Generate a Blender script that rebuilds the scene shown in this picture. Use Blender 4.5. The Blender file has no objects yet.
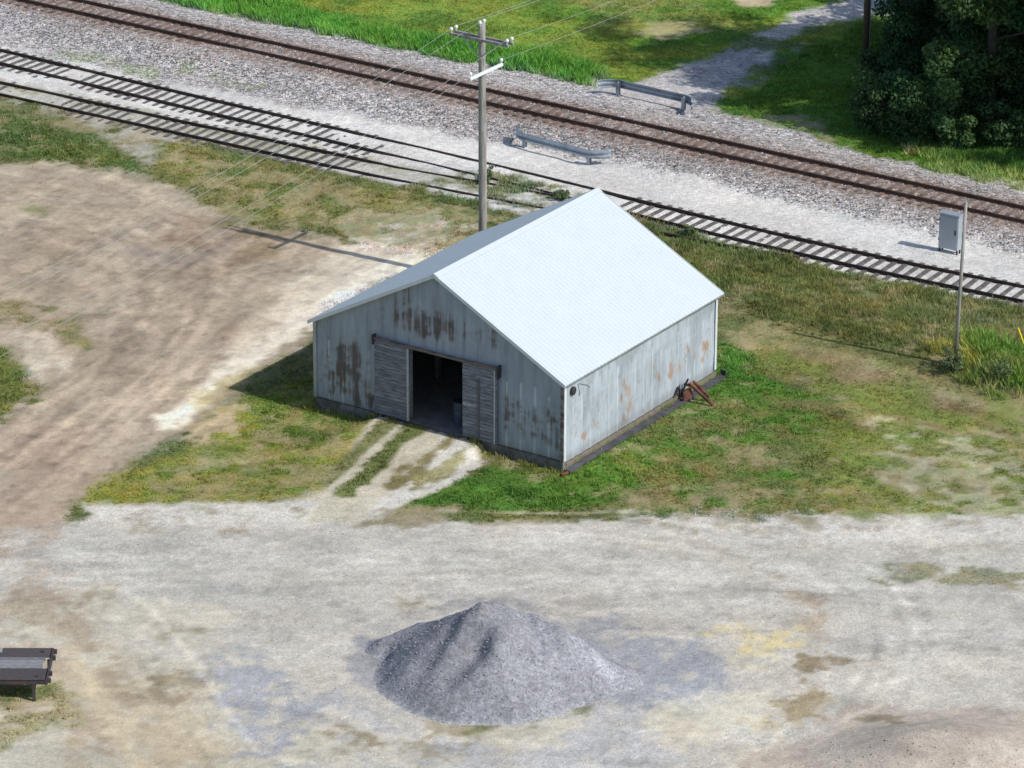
import bpy, math, random
import numpy as np
from mathutils import Vector, Matrix
rng = np.random.default_rng(7); random.seed(7)
S = bpy.context.scene
COL = S.collection
R = math.radians

# ------------------------------------------------------------------ camera (measured from the photograph)
FP, PITCH, ROLL, CAMH, CY = 4340.5, 0.390917, 0.004879, 62.893, -150.0
cam = bpy.data.cameras.new('camera'); co = bpy.data.objects.new('camera', cam); COL.objects.link(co)
co.matrix_world = Matrix.Translation((0, CY, CAMH)) @ Matrix.Rotation(math.pi/2-PITCH, 4, 'X') @ Matrix.Rotation(ROLL, 4, 'Z')
cam.sensor_width = 36; cam.lens = FP*36/1024; cam.clip_start = 1; cam.clip_end = 6000
S.camera = co

def ray(px, py):
    u0, v0 = px-512.0, py-384.0
    cr, sr = math.cos(ROLL), math.sin(ROLL)
    u = u0*cr+v0*sr; v = -u0*sr+v0*cr
    c, s = math.cos(PITCH), math.sin(PITCH)
    return np.array([u, FP*c - v*s, -FP*s - v*c])
CAM = np.array([0, CY, CAMH])
def at(px, py, z=0.0):
    d = ray(px, py); t = (z-CAMH)/d[2]
    return CAM + d*t
# ------------------------------------------------------------------ noise
def _h(ix, iy, seed):
    n = (ix.astype(np.int64)*374761393 + iy.astype(np.int64)*668265263 + seed*1442695041) & 0xffffffff
    n = ((n ^ (n >> 13)) * 1274126177) & 0xffffffff
    return ((n ^ (n >> 16)) & 0xffff)/65535.0
def vnoise(x, y, seed=0):
    x = np.asarray(x, float); y = np.asarray(y, float)
    ix = np.floor(x); iy = np.floor(y); fx = x-ix; fy = y-iy
    fx = fx*fx*(3-2*fx); fy = fy*fy*(3-2*fy)
    a = _h(ix, iy, seed); b = _h(ix+1, iy, seed); c = _h(ix, iy+1, seed); d = _h(ix+1, iy+1, seed)
    return (a*(1-fx)+b*fx)*(1-fy)+(c*(1-fx)+d*fx)*fy
def fbm(x, y, sc, seed=0, oct=4, rot=0.0, ax=1.0):
    c, s = math.cos(rot), math.sin(rot)
    u = (x*c+y*s)*sc*ax; v = (-x*s+y*c)*sc
    t = 0; a = .5; m = 0
    for o in range(oct):
        t = t + a*vnoise(u*2**o+17.3*o, v*2**o-9.1*o, seed+o*31); m += a; a *= .55
    return t/m
def ss(a, b, x): 
    t = np.clip((x-a)/(b-a), 0, 1); return t*t*(3-2*t)
def lin(c):
    c = np.asarray(c, float)/255.0
    return np.where(c <= .04045, c/12.92, ((c+.055)/1.055)**2.4)
KA = 1.06                                   # sunlit-ground brightness of a unit albedo
def alb(c): return lin(c)/KA

# ------------------------------------------------------------------ scene helpers
def tag(o, label=None, cat=None, group=None, kind=None):
    if label: o['label'] = label
    if cat: o['category'] = cat
    if group: o['group'] = group
    if kind: o['kind'] = kind
    return o
def empty(name, loc, rz=0, **k):
    o = bpy.data.objects.new(name, None); COL.objects.link(o); o.location = loc; o.rotation_euler = (0, 0, rz)
    o.empty_display_size = .3
    return tag(o, **k)
def copy_tree(o, parent=None):
    c = o.copy(); COL.objects.link(c); c.parent = parent
    for ch in [x for x in list(o.children)]: copy_tree(ch, c)
    return c
def mesh_np(name, V, F, mat, parent=None, colors=None, smooth=False, nper=None):
    V = np.asarray(V, np.float32); F = np.asarray(F, np.int32)
    me = bpy.data.meshes.new(name); me.vertices.add(len(V)); me.vertices.foreach_set('co', V.ravel())
    k = F.shape[1]; me.loops.add(F.size); me.loops.foreach_set('vertex_index', F.ravel())
    me.polygons.add(len(F)); me.polygons.foreach_set('loop_start', np.arange(0, F.size, k, dtype=np.int32))
    if smooth: me.polygons.foreach_set('use_smooth', np.ones(len(F), bool))
    me.update(calc_edges=True)
    if colors:
        for n, c in colors.items():
            a = me.color_attributes.new(n, 'FLOAT_COLOR', 'POINT')
            c4 = np.ones((len(V), 4), np.float32); c4[:, :c.shape[1]] = c
            a.data.foreach_set('color', c4.ravel())
    me.materials.append(mat)
    o = bpy.data.objects.new(name, me); COL.objects.link(o); o.parent = parent
    return o
class MB:
    def __init__(s): s.v = []; s.f = []; s.c = []
    def add(s, vs, fs, col=None):
        b = len(s.v); s.v += [tuple(map(float, v)) for v in vs]; s.f += [tuple(b+i for i in f) for f in fs]
        s.c += [col if col is not None else (1, 1, 1)]*len(vs); return s
    def box(s, x0, x1, y0, y1, z0, z1, col=None, M=None):
        vs = [Vector((x, y, z)) for z in (z0, z1) for y in (y0, y1) for x in (x0, x1)]
        if M is not None: vs = [M @ v for v in vs]
        return s.add(vs, [(0, 2, 3, 1), (4, 5, 7, 6), (0, 1, 5, 4), (2, 6, 7, 3), (0, 4, 6, 2), (1, 3, 7, 5)], col)
    def bar(s, a, b, w, h, col=None, up=(0, 0, 1)):
        a = Vector(a); b = Vector(b); d = (b-a); L = d.length; d.normalize(); up = Vector(up)
        if abs(d.dot(up)) > .98: up = Vector((0, 1, 0))
        sd = d.cross(up).normalized(); u = sd.cross(d)
        M = Matrix((( *d, 0), (*sd, 0), (*u, 0), (0, 0, 0, 1))).transposed(); M.translation = a
        return s.box(0, L, -w/2, w/2, -h/2, h/2, col, M)
    def tube(s, pts, rs, n=8, col=None, caps=True):
        pts = [Vector(p) for p in pts]
        if not hasattr(rs, '__len__'): rs = [rs]*len(pts)
        ring = []; ref = None
        for i, p in enumerate(pts):
            d = (pts[min(i+1, len(pts)-1)]-pts[max(i-1, 0)]).normalized()
            if ref is None: ref = Vector((0, 0, 1)) if abs(d.z) < .9 else Vector((1, 0, 0))
            a = d.cross(ref).normalized(); b = d.cross(a); 
            ring += [p+(a*math.cos(2*math.pi*k/n)+b*math.sin(2*math.pi*k/n))*rs[i] for k in range(n)]
        fs = []
        for i in range(len(pts)-1):
            for k in range(n):
                k2 = (k+1) % n; fs.append((i*n+k, i*n+k2, (i+1)*n+k2, (i+1)*n+k))
        if caps: fs += [tuple(reversed(range(n))), tuple((len(pts)-1)*n+k for k in range(n))]
        return s.add(ring, fs, col)
    def build(s, name, mat, parent=None, bevel=0, smooth=False, solid=0):
        me = bpy.data.meshes.new(name); me.from_pydata(s.v, [], s.f); me.update()
        a = me.color_attributes.new('Col', 'FLOAT_COLOR', 'POINT')
        a.data.foreach_set('color', np.array([(*c, 1) for c in s.c], np.float32).ravel())
        me.materials.append(mat)
        if smooth: me.shade_smooth()
        o = bpy.data.objects.new(name, me); COL.objects.link(o); o.parent = parent
        if solid:
            m = o.modifiers.new('s', 'SOLIDIFY'); m.thickness = solid; m.offset = 0
        if bevel:
            m = o.modifiers.new('b', 'BEVEL'); m.width = bevel; m.segments = 2; m.limit_method = 'ANGLE'
        return o
# ------------------------------------------------------------------ materials
def newmat(name):
    m = bpy.data.materials.new(name); m.use_nodes = True; nt = m.node_tree
    b = nt.nodes['Principled BSDF']; return m, nt, b
def N(nt, t, **k):
    n = nt.nodes.new(t)
    for a, v in k.items():
        if a in n.inputs.keys() and not hasattr(n, a): n.inputs[a].default_value = v
        else: setattr(n, a, v)
    return n
def math_(nt, op, a, b=None, clamp=False):
    n = nt.nodes.new('ShaderNodeMath'); n.operation = op; n.use_clamp = clamp
    for i, x in enumerate((a, b)):
        if x is None: continue
        if isinstance(x, (int, float)): n.inputs[i].default_value = x
        else: nt.links.new(x, n.inputs[i])
    return n.outputs[0]
def noise(nt, co_, scale, detail=4, rough=.55, vec=None):
    n = nt.nodes.new('ShaderNodeTexNoise'); n.inputs['Scale'].default_value = scale
    n.inputs['Detail'].default_value = detail; n.inputs['Roughness'].default_value = rough
    if vec is not None:
        mp = nt.nodes.new('ShaderNodeMapping'); mp.inputs['Scale'].default_value = vec
        nt.links.new(co_, mp.inputs[0]); nt.links.new(mp.outputs[0], n.inputs[0])
    else: nt.links.new(co_, n.inputs[0])
    return n.outputs['Fac']
def rng_(nt, v, a, b, c, d):
    n = nt.nodes.new('ShaderNodeMapRange'); nt.links.new(v, n.inputs[0])
    for i, x in enumerate((a, b, c, d)): n.inputs[i+1].default_value = x
    return n.outputs[0]
def scale_col(nt, col, f):
    n = nt.nodes.new('ShaderNodeVectorMath'); n.operation = 'SCALE'
    nt.links.new(col, n.inputs[0]); nt.links.new(f, n.inputs['Scale']); return n.outputs[0]
def mix(nt, f, a, b):
    n = nt.nodes.new('ShaderNodeMix'); n.data_type = 'RGBA'
    for s_, x in ((n.inputs[0], f), (n.inputs[6], a), (n.inputs[7], b)):
        if isinstance(x, (tuple, list)): s_.default_value = (*x[:3], 1)
        elif isinstance(x, (int, float)): s_.default_value = x
        else: nt.links.new(x, s_)
    return n.outputs[2]
def bump(nt, b, h, strength=.5, dist=.02):
    n = nt.nodes.new('ShaderNodeBump'); n.inputs['Strength'].default_value = strength; n.inputs['Distance'].default_value = dist
    nt.links.new(h, n.inputs['Height']); nt.links.new(n.outputs[0], b.inputs['Normal'])
def mat(name, c, rough=.8, metal=0.0, var=.25, sc=6.0, vec=None, stain=None, stain_amt=.4, stain_sc=1.5, bmp=.3, attr=False, spec=.3):
    """weathered surface: base colour, fine mottling, a second stain colour in patches"""
    m, nt, b = newmat(name)
    tc = nt.nodes.new('ShaderNodeTexCoord').outputs['Object']
    n1 = noise(nt, tc, sc, 5, .6, vec); f = rng_(nt, n1, .3, .7, 1-var, 1+var)
    if attr:
        a = nt.nodes.new('ShaderNodeAttribute'); a.attribute_name = 'Col'; base = a.outputs['Color']
        if c is not None:
            mm = nt.nodes.new('ShaderNodeVectorMath'); mm.operation = 'MULTIPLY'
            nt.links.new(base, mm.inputs[0]); mm.inputs[1].default_value = c; base = mm.outputs[0]
    else:
        rgb = nt.nodes.new('ShaderNodeRGB'); rgb.outputs[0].default_value = (*c, 1); base = rgb.outputs[0]
    if stain is not None:
        n2 = noise(nt, tc, stain_sc, 5, .65, vec)
        base = mix(nt, rng_(nt, n2, .62-stain_amt*.4, .78-stain_amt*.3, 0, 1), base, stain)
    nt.links.new(scale_col(nt, base, f), b.inputs['Base Color'])
    b.inputs['Roughness'].default_value = rough; b.inputs['Metallic'].default_value = metal
    b.inputs['Specular IOR Level'].default_value = spec
    if bmp: bump(nt, b, n1, bmp, .01)
    return m
M = {}
M['siding'] = mat('corrugated_siding', None, .55, 0, .10, 5, (1, 1, .25), attr=True, bmp=.15, spec=.4)
M['roof'] = mat('white_roof_metal', (.61, .665, .70), .36, .08, .025, 1.2, spec=.5, bmp=.03)
M['trim'] = mat('white_trim', (.62, .66, .68), .5, 0, .08, 3, bmp=.1)
M['oldtrim'] = mat('old_white_trim', (.42, .44, .45), .7, 0, .15, 6, bmp=.1)
M['concrete'] = mat('foundation_concrete', (.17, .17, .17), .9, 0, .3, 5, stain=(.09, .085, .075), stain_amt=.5)
M['concrete_side'] = mat('dirty_foundation', (.20, .17, .145), .9, 0, .3, 5, stain=(.16, .16, .09), stain_amt=.6, stain_sc=2.5)
M['floor'] = mat('barn_floor', (.22, .21, .2), .9, 0, .3, 2)
M['board'] = mat('grey_board', (1, 1, 1), .85, 0, .22, 5, (1, 1, 7), attr=True, stain=(.10, .10, .11), stain_amt=.45, stain_sc=2, bmp=.5)
M['deckboard'] = mat('deck_board', (1, 1, 1), .85, 0, .4, 5, (1, 8, 1), attr=True, bmp=.5)
M['rust'] = mat('rusty_steel', (.20, .065, .035), .85, 0, .4, 9, stain=(.06, .03, .025), stain_amt=.5)
M['oldrust'] = mat('dark_rust', (.12, .05, .042), .9, 0, .5, 9, stain=(.2, .2, .2), stain_amt=.7, stain_sc=4)
M['rail'] = mat('rail_steel', (.035, .028, .028), .6, 0, .3, 5, stain=(.07, .04, .03), stain_amt=.4, bmp=.1)
M['railmain'] = mat('main_rail_steel', (.10, .06, .045), .55, 0, .3, 5, stain=(.055, .035, .03), stain_amt=.4, bmp=.1)
M['tie'] = mat('weathered_tie', (.12, .108, .10), .95, 0, .45, 6, stain=(.17, .16, .15), stain_amt=.35, bmp=.6)
M['tiemain'] = mat('brown_tie', (.20, .145, .12), .95, 0, .4, 6, stain=(.10, .068, .055), stain_amt=.4, bmp=.6)
M['polewood'] = mat('weathered_pole', (.36, .345, .32), .9, 0, .25, 4, (6, 6, .5), stain=(.20, .19, .17), stain_amt=.5)
M['brownpole'] = mat('brown_pole', (.10, .075, .055), .9, 0, .3, 4, (6, 6, .5))
M['galv'] = mat('galvanised_steel', (.34, .38, .42), .4, .35, .15, 6, stain=(.22, .24, .26), stain_amt=.3, bmp=.05, spec=.5)
M['beam'] = mat('guardrail_steel', (.36, .42, .48), .38, .45, .15, 4, stain=(.2, .23, .27), stain_amt=.3, bmp=.05, spec=.5)
M['whitearm'] = mat('white_fibreglass', (.72, .76, .76), .45, 0, .05, 4, bmp=.03)
M['porcelain'] = mat('white_insulator', (.75, .76, .74), .25, 0, .05, 4, bmp=0, spec=.6)
M['cabinet'] = mat('silver_cabinet', (.40, .45, .50), .4, .3, .08, 2, bmp=.05, spec=.5)
M['darkmetal'] = mat('dark_metal', (.035, .035, .04), .6, 0, .3, 6, bmp=.2)
M['tar'] = mat('dark_strip', (.085, .085, .10), .75, 0, .3, 4, stain=(.05, .05, .055), stain_amt=.4)
M['yellow'] = mat('yellow_plastic', (.75, .55, .03), .5, 0, .06, 4, bmp=0)
M['wire'] = mat('bare_wire', (.42, .45, .44), .4, .2, .05, 4, bmp=0)
M['trailersteel'] = mat('trailer_steel', (.05, .045, .05), .7, 0, .3, 5, stain=(.09, .06, .05), stain_amt=.4)
M['rubber'] = mat('rubber', (.02, .02, .02), .9, 0, .2, 8)
M['bark'] = mat('bark', (.06, .052, .045), .95, 0, .4, 5, (3, 3, .6), bmp=.8)
M['drum'] = mat('blue_drum', (.06, .08, .11), .5, 0, .3, 4)

def leafmat(name, trans=.35):
    m, nt, b = newmat(name)
    a = nt.nodes.new('ShaderNodeAttribute'); a.attribute_name = 'Col'
    out = nt.nodes['Material Output']
    b.inputs['Roughness'].default_value = .6; b.inputs['Specular IOR Level'].default_value = .25
    nt.links.new(a.outputs['Color'], b.inputs['Base Color'])
    t = nt.nodes.new('ShaderNodeBsdfTranslucent'); nt.links.new(a.outputs['Color'], t.inputs[0])
    ms = nt.nodes.new('ShaderNodeMixShader'); ms.inputs[0].default_value = trans
    nt.links.new(b.outputs[0], ms.inputs[1]); nt.links.new(t.outputs[0], ms.inputs[2]); nt.links.new(ms.outputs[0], out.inputs[0])
    return m
M['leaf'] = leafmat('leaf', .3); M['grass'] = leafmat('grass_blade', .3)

M['stone'] = mat('stone', (1, 1, 1), .95, 0, .1, 20, attr=True, bmp=0)
def ground_material():
    m, nt, b = newmat('ground_surface')
    tc = nt.nodes.new('ShaderNodeTexCoord').outputs['Object']
    a = nt.nodes.new('ShaderNodeAttribute'); a.attribute_name = 'Col'
    k = nt.nodes.new('ShaderNodeAttribute'); k.attribute_name = 'Kind'
    sp = nt.nodes.new('ShaderNodeSeparateColor'); nt.links.new(k.outputs['Color'], sp.inputs[0])
    gr, bal, grv = sp.outputs
    n1 = noise(nt, tc, 3.2, 6, .65); n2 = noise(nt, tc, 16, 3, .7); n3 = noise(nt, tc, 9, 4, .6)
    # fine grain everywhere
    f = rng_(nt, n1, .3, .7, .86, 1.14)
    f = math_(nt, 'MULTIPLY', f, rng_(nt, n2, .25, .75, .84, 1.16))
    # broken stones
    def stones(scale, lo, hi):
        v = nt.nodes.new('ShaderNodeTexVoronoi'); v.inputs['Scale'].default_value = scale; nt.links.new(tc, v.inputs[0])
        s = nt.nodes.new('ShaderNodeSeparateColor'); nt.links.new(v.outputs['Color'], s.inputs[0])
        return rng_(nt, s.outputs[0], 0, 1, lo, hi), s.outputs[1], v.outputs['Distance']
    s1, hue, d1 = stones(8.5, .38, 1.7)
    s2, _, d2 = stones(17, .6, 1.4)
    s3, _, d3 = stones(16, .86, 1.14)
    sb = math_(nt, 'MULTIPLY', s1, s2)
    def mixf(fac, x, y):
        n = nt.nodes.new('ShaderNodeMix'); n.data_type = 'FLOAT'
        nt.links.new(fac, n.inputs[0])
        for i, q in ((2, x), (3, y)):
            if isinstance(q, (int, float)): n.inputs[i].default_value = q
            else: nt.links.new(q, n.inputs[i])
        return n.outputs[0]
    f = math_(nt, 'MULTIPLY', f, mixf(bal, 1.0, sb))
    f = math_(nt, 'MULTIPLY', f, mixf(grv, 1.0, s3))
    f = math_(nt, 'MULTIPLY', f, mixf(gr, 1.0, rng_(nt, n3, .35, .65, .6, 1.25)))
    c = scale_col(nt, a.outputs['Color'], f)
    tint = mix(nt, hue, (1.07, .98, .95), (.95, 1.0, 1.05))
    mm = nt.nodes.new('ShaderNodeMix'); mm.data_type = 'RGBA'; mm.blend_type = 'MULTIPLY'
    nt.links.new(bal, mm.inputs[0]); nt.links.new(c, mm.inputs[6]); nt.links.new(tint, mm.inputs[7])
    nt.links.new(mm.outputs[2], b.inputs['Base Color'])
    b.inputs['Roughness'].default_value = .95; b.inputs['Specular IOR Level'].default_value = .15
    h = math_(nt, 'ADD', n1, math_(nt, 'MULTIPLY', n2, .5))
    h = math_(nt, 'SUBTRACT', h, math_(nt, 'MULTIPLY', mixf(bal, .0, d1), 2.2))
    bump(nt, b, h, .5, .05)
    return m
M['ground'] = ground_material()

# ------------------------------------------------------------------ terrain
MN = np.array([math.sin(R(33.97)), math.cos(R(33.97))])          # normal of the main track
E1 = np.array([math.cos(R(-33.97)), math.sin(R(-33.97))])
mc = at(350, 67, .7)[:2]; mc2 = at(849, 177, .7)[:2]
E1 = (mc2-mc)/np.linalg.norm(mc2-mc); MN = np.array([-E1[1], E1[0]])
MAINQ = float((mc+mc2)@MN/2)
def qs(x, y): return x*MN[0]+y*MN[1]-MAINQ, x*E1[0]+y*E1[1]
def pxw(pts, z=0.0): return np.array([at(a, b, z)[:2] for a, b in pts])
YAW = -0.580555; W_, L_, HE, HR, OV = 10.986, 10.680, 3.593, 6.533, .21
UX = np.array([math.cos(YAW), math.sin(YAW)]); UY = np.array([-UX[1], UX[0]])
BR = np.array([1.86, 144.3-150]); BC = BR - UX*W_/2 + UY*L_/2
def tobarn(x, y): return (x-BC[0])*UX[0]+(y-BC[1])*UX[1], (x-BC[0])*UY[0]+(y-BC[1])*UY[1]
ridges = [[(485,674,2.80),(481,686,1.9),(476,698,1.1),(470,710,.45)], [(485,674,2.80),(514,670,2.05),(534,669,1.95),(556,672,1.75),(586,677,1.15),(618,684,.35)],
  [(485,674,2.80),(464,664,2.05),(450,657,1.60),(418,649,.95),(384,649,.45)], [(534,669,1.95),(541,686,1.3),(545,703,.5)], [(450,657,1.60),(434,668,1.15),(412,688,.35)], [(505,690,1.1),(512,706,.5)], [(575,676,1.3),(590,692,.4)]]
GUL = [(pxw(g), a_, b_) for g, a_, b_ in (([(494,676),(478,690),(455,702)], .30, .5), ([(462,668),(446,680),(430,690)], .14, .5), ([(522,684),(526,698)], .10, .5))]
RDG = [[(*at(a, b)[:2], h) for a, b, h in r_] for r_ in ridges]
PILE = [p for r_ in RDG for p in r_]
def height(x, y, extra=True):
    x = np.asarray(x, float); y = np.asarray(y, float)
    q, t = qs(x, y)
    h = .30*ss(-18.5, -12.8, q)
    h = h + .34*ss(-4.2, -1.7, q)*(1-ss(1.7, 4.0, q))
    h = h - .15*ss(3.5, 9, q)
    # bank and swale on the right of the barn
    rt = ss(6, 14, x)
    h = h + rt*(.25*np.exp(-((q+13.5)/2.2)**2) - .22*np.exp(-((q+18.6)/1.6)**2))
    # stretch where the siding is buried up to the rail heads
    bur = ss(-6.5, -3.5, x)*(1-ss(3.0, 5.2, x))*np.exp(-((q+8.8)/3.2)**4)
    h = h + .075*bur
    # ramp up to the barn door
    bx, by = tobarn(x, y)
    d = -L_/2 - by
    w = ss(-3.3, -2.2, bx+d*.30)*(1-ss(2.0, 2.55, bx+d*.18))
    h = h + .40*w*np.clip(1-d/4.6, 0, 1)*(d > -.4)
    # mound in the lower right, low hump lower left
    mx, my = MO
    h = h + 1.05*np.exp(-(((x-mx)/3.6)**2+((y-my)/2.0)**2)**1.3)
    if extra:
        far = np.abs(x)+np.abs(y)
        a = (1-ss(60, 120, far))
        h = h + a*.10*(fbm(x, y, .22, 5, 3)-.5) + a*.05*(fbm(x, y, .9, 9, 3)-.5)
        h = np.where((np.abs(bx) < W_/2+.15) & (np.abs(by) < L_/2+.15), np.minimum(h, -.02), h)
        h = h - .06*np.exp(-((q)/1.2)**2)*0
    return h
MO = at(960, 762)[:2]
def gat(px, py, dz=0.0):
    z = 0.0
    for _ in range(6):
        p = at(px, py, z+dz); z = float(height(p[0], p[1]))
    return np.array([p[0], p[1], z])

D = .135
def axis(lo, hi):
    a = list(np.arange(lo, hi+D/2, D)); s = D; l = lo; out = []
    while l > -2500:
        s *= 1.28; l -= s; out.append(l)
    s = D; h = a[-1]; out2 = []
    while h < 2500:
        s *= 1.28; h += s; out2.append(h)
    return np.array(out[::-1]+a+out2)
XS = axis(-29, 30); YS = axis(-33, 56)
GX, GY = np.meshgrid(XS, YS); nx, ny = len(XS), len(YS)
gx = GX.ravel(); gy = GY.ravel()
GQ, GT = qs(gx, gy)
warpA = fbm(gx, gy, .8, 11, 4)-.5; warpB = fbm(gx, gy, 2.6, 12, 3)-.5
col = np.zeros((gx.size, 3)); gh = np.zeros(gx.size); gd = np.zeros(gx.size); kb = np.zeros(gx.size); kg = np.zeros(gx.size); cls = np.zeros(gx.size, int)
def pdist(poly, closed=True):
    """signed distance of every grid point to a polygon (negative inside) or distance to a polyline"""
    P = np.asarray(poly, float); n = len(P)
    lo = P.min(0)-3; hi = P.max(0)+3
    idx = np.nonzero((gx > lo[0]) & (gx < hi[0]) & (gy > lo[1]) & (gy < hi[1]))[0]
    x = gx[idx]; y = gy[idx]; d = np.full(idx.size, 1e9); ins = np.zeros(idx.size, bool)
    for i in range(n if closed else n-1):
        a = P[i]; b = P[(i+1) % n]; e = b-a; L2 = e@e+1e-12
        t = np.clip(((x-a[0])*e[0]+(y-a[1])*e[1])/L2, 0, 1)
        d = np.minimum(d, np.hypot(x-a[0]-t*e[0], y-a[1]-t*e[1]))
        if closed:
            c = (a[1] > y) != (b[1] > y)
            with np.errstate(divide='ignore', invalid='ignore'):
                xi = (b[0]-a[0])*(y-a[1])/(b[1]-a[1]+1e-12)+a[0]
            ins ^= c & (x < xi)
    return idx, (np.where(ins, -d, d) if closed else d)
def apply(idx, w, c=None, h=None, dens=None, ball=None, grav=None, k=None):
    w = np.clip(w, 0, 1)
    if c is not None: col[idx] += (alb(c)-col[idx])*w[:, None]
    for arr, v in ((gh, h), (gd, dens), (kb, ball), (kg, grav)):
        if v is not None: arr[idx] += (v-arr[idx])*w
    if k is not None: cls[idx[w > .5]] = k
def wgt(idx, d, soft, warp):
    dd = d + warp*(warpA[idx]*2.2+warpB[idx]*1.2)
    return 1-ss(-soft, soft, dd)
def P(pts, c, soft=.3, warp=.7, op=1.0, brk=0.0, bsc=1.2, seed=1, rot=0.0, ax=1.0, world=False, **k):
    """paint a region of the ground; brk breaks it up into patches"""
    idx, d = pdist(pts if world else pxw(pts)); w = wgt(idx, d, soft, warp)*op
    if brk: 
        n = fbm(gx[idx], gy[idx], bsc, seed, 4, rot, ax); w = w*ss(.5-.13+brk*.14-.1, .5+.13+brk*.14-.1, n)
    apply(idx, w, c, **k)
def L(pts, wd, c, soft=.2, warp=.25, op=1.0, brk=0.0, bsc=1.5, seed=1, rot=0.0, ax=1.0, **k):
    idx, d = pdist(pxw(pts), False); w = wgt(idx, d-wd/2, soft, warp)*op
    if brk:
        n = fbm(gx[idx], gy[idx], bsc, seed, 4, rot, ax); w = w*ss(.5-.13+brk*.14-.1, .5+.13+brk*.14-.1, n)
    apply(idx, w, c, **k)
ALL = np.arange(gx.size)
RAILROT = math.atan2(E1[1], E1[0])
GRASS = dict(h=.10, dens=1.0, ball=0, grav=0, k=0)
DIRT = dict(h=.0, dens=.0, ball=0, grav=.35, k=2)
GRAV = dict(h=.0, dens=.0, ball=0, grav=1.0, k=1)
# base: rough grass everywhere
apply(ALL, np.ones(gx.size), (104, 112, 66), **GRASS)
def band(lo, hi, c, soft=.5, warp=1.0, **k):
    w = ss(lo-soft, lo+soft, GQ+warp*(warpA*2+warpB))*(1-ss(hi-soft, hi+soft, GQ+warp*(warpA*2+warpB)))
    apply(ALL, w, c, **k)
# lawn beyond the main track
band(6.0, 400, (98, 138, 50), 1.0, .5, h=.10, dens=1.0, ball=0, grav=0, k=0)
w = ss(6.5, 7.5, GQ)*ss(.42, .60, fbm(gx, gy, .25, 21, 4, .1, .4)); apply(ALL, w*.8, (134, 150, 62))
w = ss(6.5, 7.5, GQ)*ss(.5, .64, fbm(gx, gy, .5, 22, 4)); apply(ALL, w*.6, (76, 116, 46))
# bare spots on the lawn
P([(570,0),(650,0),(700,6),(640,16),(590,12)], (150,148,92), .8, 1.0, .6)
P([(735,-4),(775,-4),(770,8),(740,8)], (196,178,148), .3, .5, .9, h=0, dens=.1)
P([(645,26),(690,24),(700,34),(660,40),(640,36)], (182,170,134), .4, .8, .85, h=0, dens=.15)
P([(600,15),(720,12),(740,30),(610,36)], (146,150,84), .8, 1.2, .5)
# siding apron of pale gravel, then main ballast
band(-10.9, -1.0, (212,209,207), .25, .25, h=0, dens=0, ball=0.15, grav=1, k=3)
w = ss(.45, .6, fbm(gx, gy, .5, 41, 4, RAILROT, .35))*(GQ > -11)*(GQ < -3); apply(ALL, w*.3, (178,174,172), ball=.25)
qb = -5.6+2.5*ss(-20, 8, gx)+warpA*1.2+warpB*.6
apply(ALL, ss(-.5, .5, GQ-qb)*(1-ss(4.9, 5.9, GQ+warpA+warpB*.5)), (170,166,166), h=0, dens=0, ball=1, grav=0, k=3)
w = (1-ss(1.4, 1.9, np.abs(GQ)+warpB))*.75; apply(ALL, w, (132,112,100), ball=.6)
w = ss(1.3, 1.8, np.abs(GQ))*(1-ss(1.9, 3.0, np.abs(GQ)+warpA*1.5)); apply(ALL, w*.35, (132,116,106))
# tall weed strip along the ballast, upper left and centre
P([(90,-6),(283,30),(350,47),(443,63),(545,80),(597,93),(600,78),(560,62),(440,44),(350,28),(250,-6)], (92,142,56), .3, .5, 1, h=.38, dens=1.4, ball=0, grav=0, k=0)
P([(350,40),(443,58),(545,78),(597,92),(600,80),(545,66),(440,48)], (72,122,46), .5, .8, .7, brk=.4, h=.5, dens=1.5)
# lower-left: gravel strip and second track bed
P([(-60,74),(0,86),(350,163),(470,184),(520,196),(470,200),(350,178),(130,130),(0,100),(-60,90)], (184,181,174), .2, .3, 1, h=0, dens=0, grav=1, k=3)
P([(-20,92),(120,122),(260,156),(350,172),(440,190),(440,184),(350,160),(0,84),(-20,84)], (150,150,118), .25, .5, .55, brk=.5, h=.06, dens=.4)
P([(0,104),(100,112),(190,140),(190,166),(150,176),(100,150),(60,128)], (172,170,158), .5, 1.0, .85, brk=.35, h=.02, dens=.1, grav=1)
# growth on the apron
for pts in ([(50,50),(120,62),(180,78),(170,88),(110,76),(60,64)], [(180,72),(260,92),(250,98),(190,84)]):
    P(pts, (142,154,116), .4, .7, .7, brk=.4, h=.08, dens=.5)
# weeds taking over the siding behind the barn
P([(400,196),(470,178),(520,184),(600,208),(560,225),(440,215)], (96,112,66), .3, .5, .9, brk=.15, h=.22, dens=1.0, grav=0, k=0)
P([(600,210),(660,228),(740,252),(880,286),(1030,312),(1030,330),(800,290),(680,262),(620,240)], (100,114,70), .25, .4, 1, h=.25, dens=1.2, grav=0, k=0)
# right-hand bank
P([(640,236),(760,262),(900,292),(1040,318),(1040,390),(900,360),(780,332),(700,290)], (92,104,58), .5, .8, .9, h=.22, dens=1.2)
P([(720,262),(860,292),(900,330),(840,340),(740,300)], (84,98,54), .6, 1, .7, brk=.3, h=.2, dens=1.2)
P([(880,290),(1040,325),(1040,352),(960,345),(880,325)], (128,124,82), .6, 1.2, .6, brk=.4)
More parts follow.
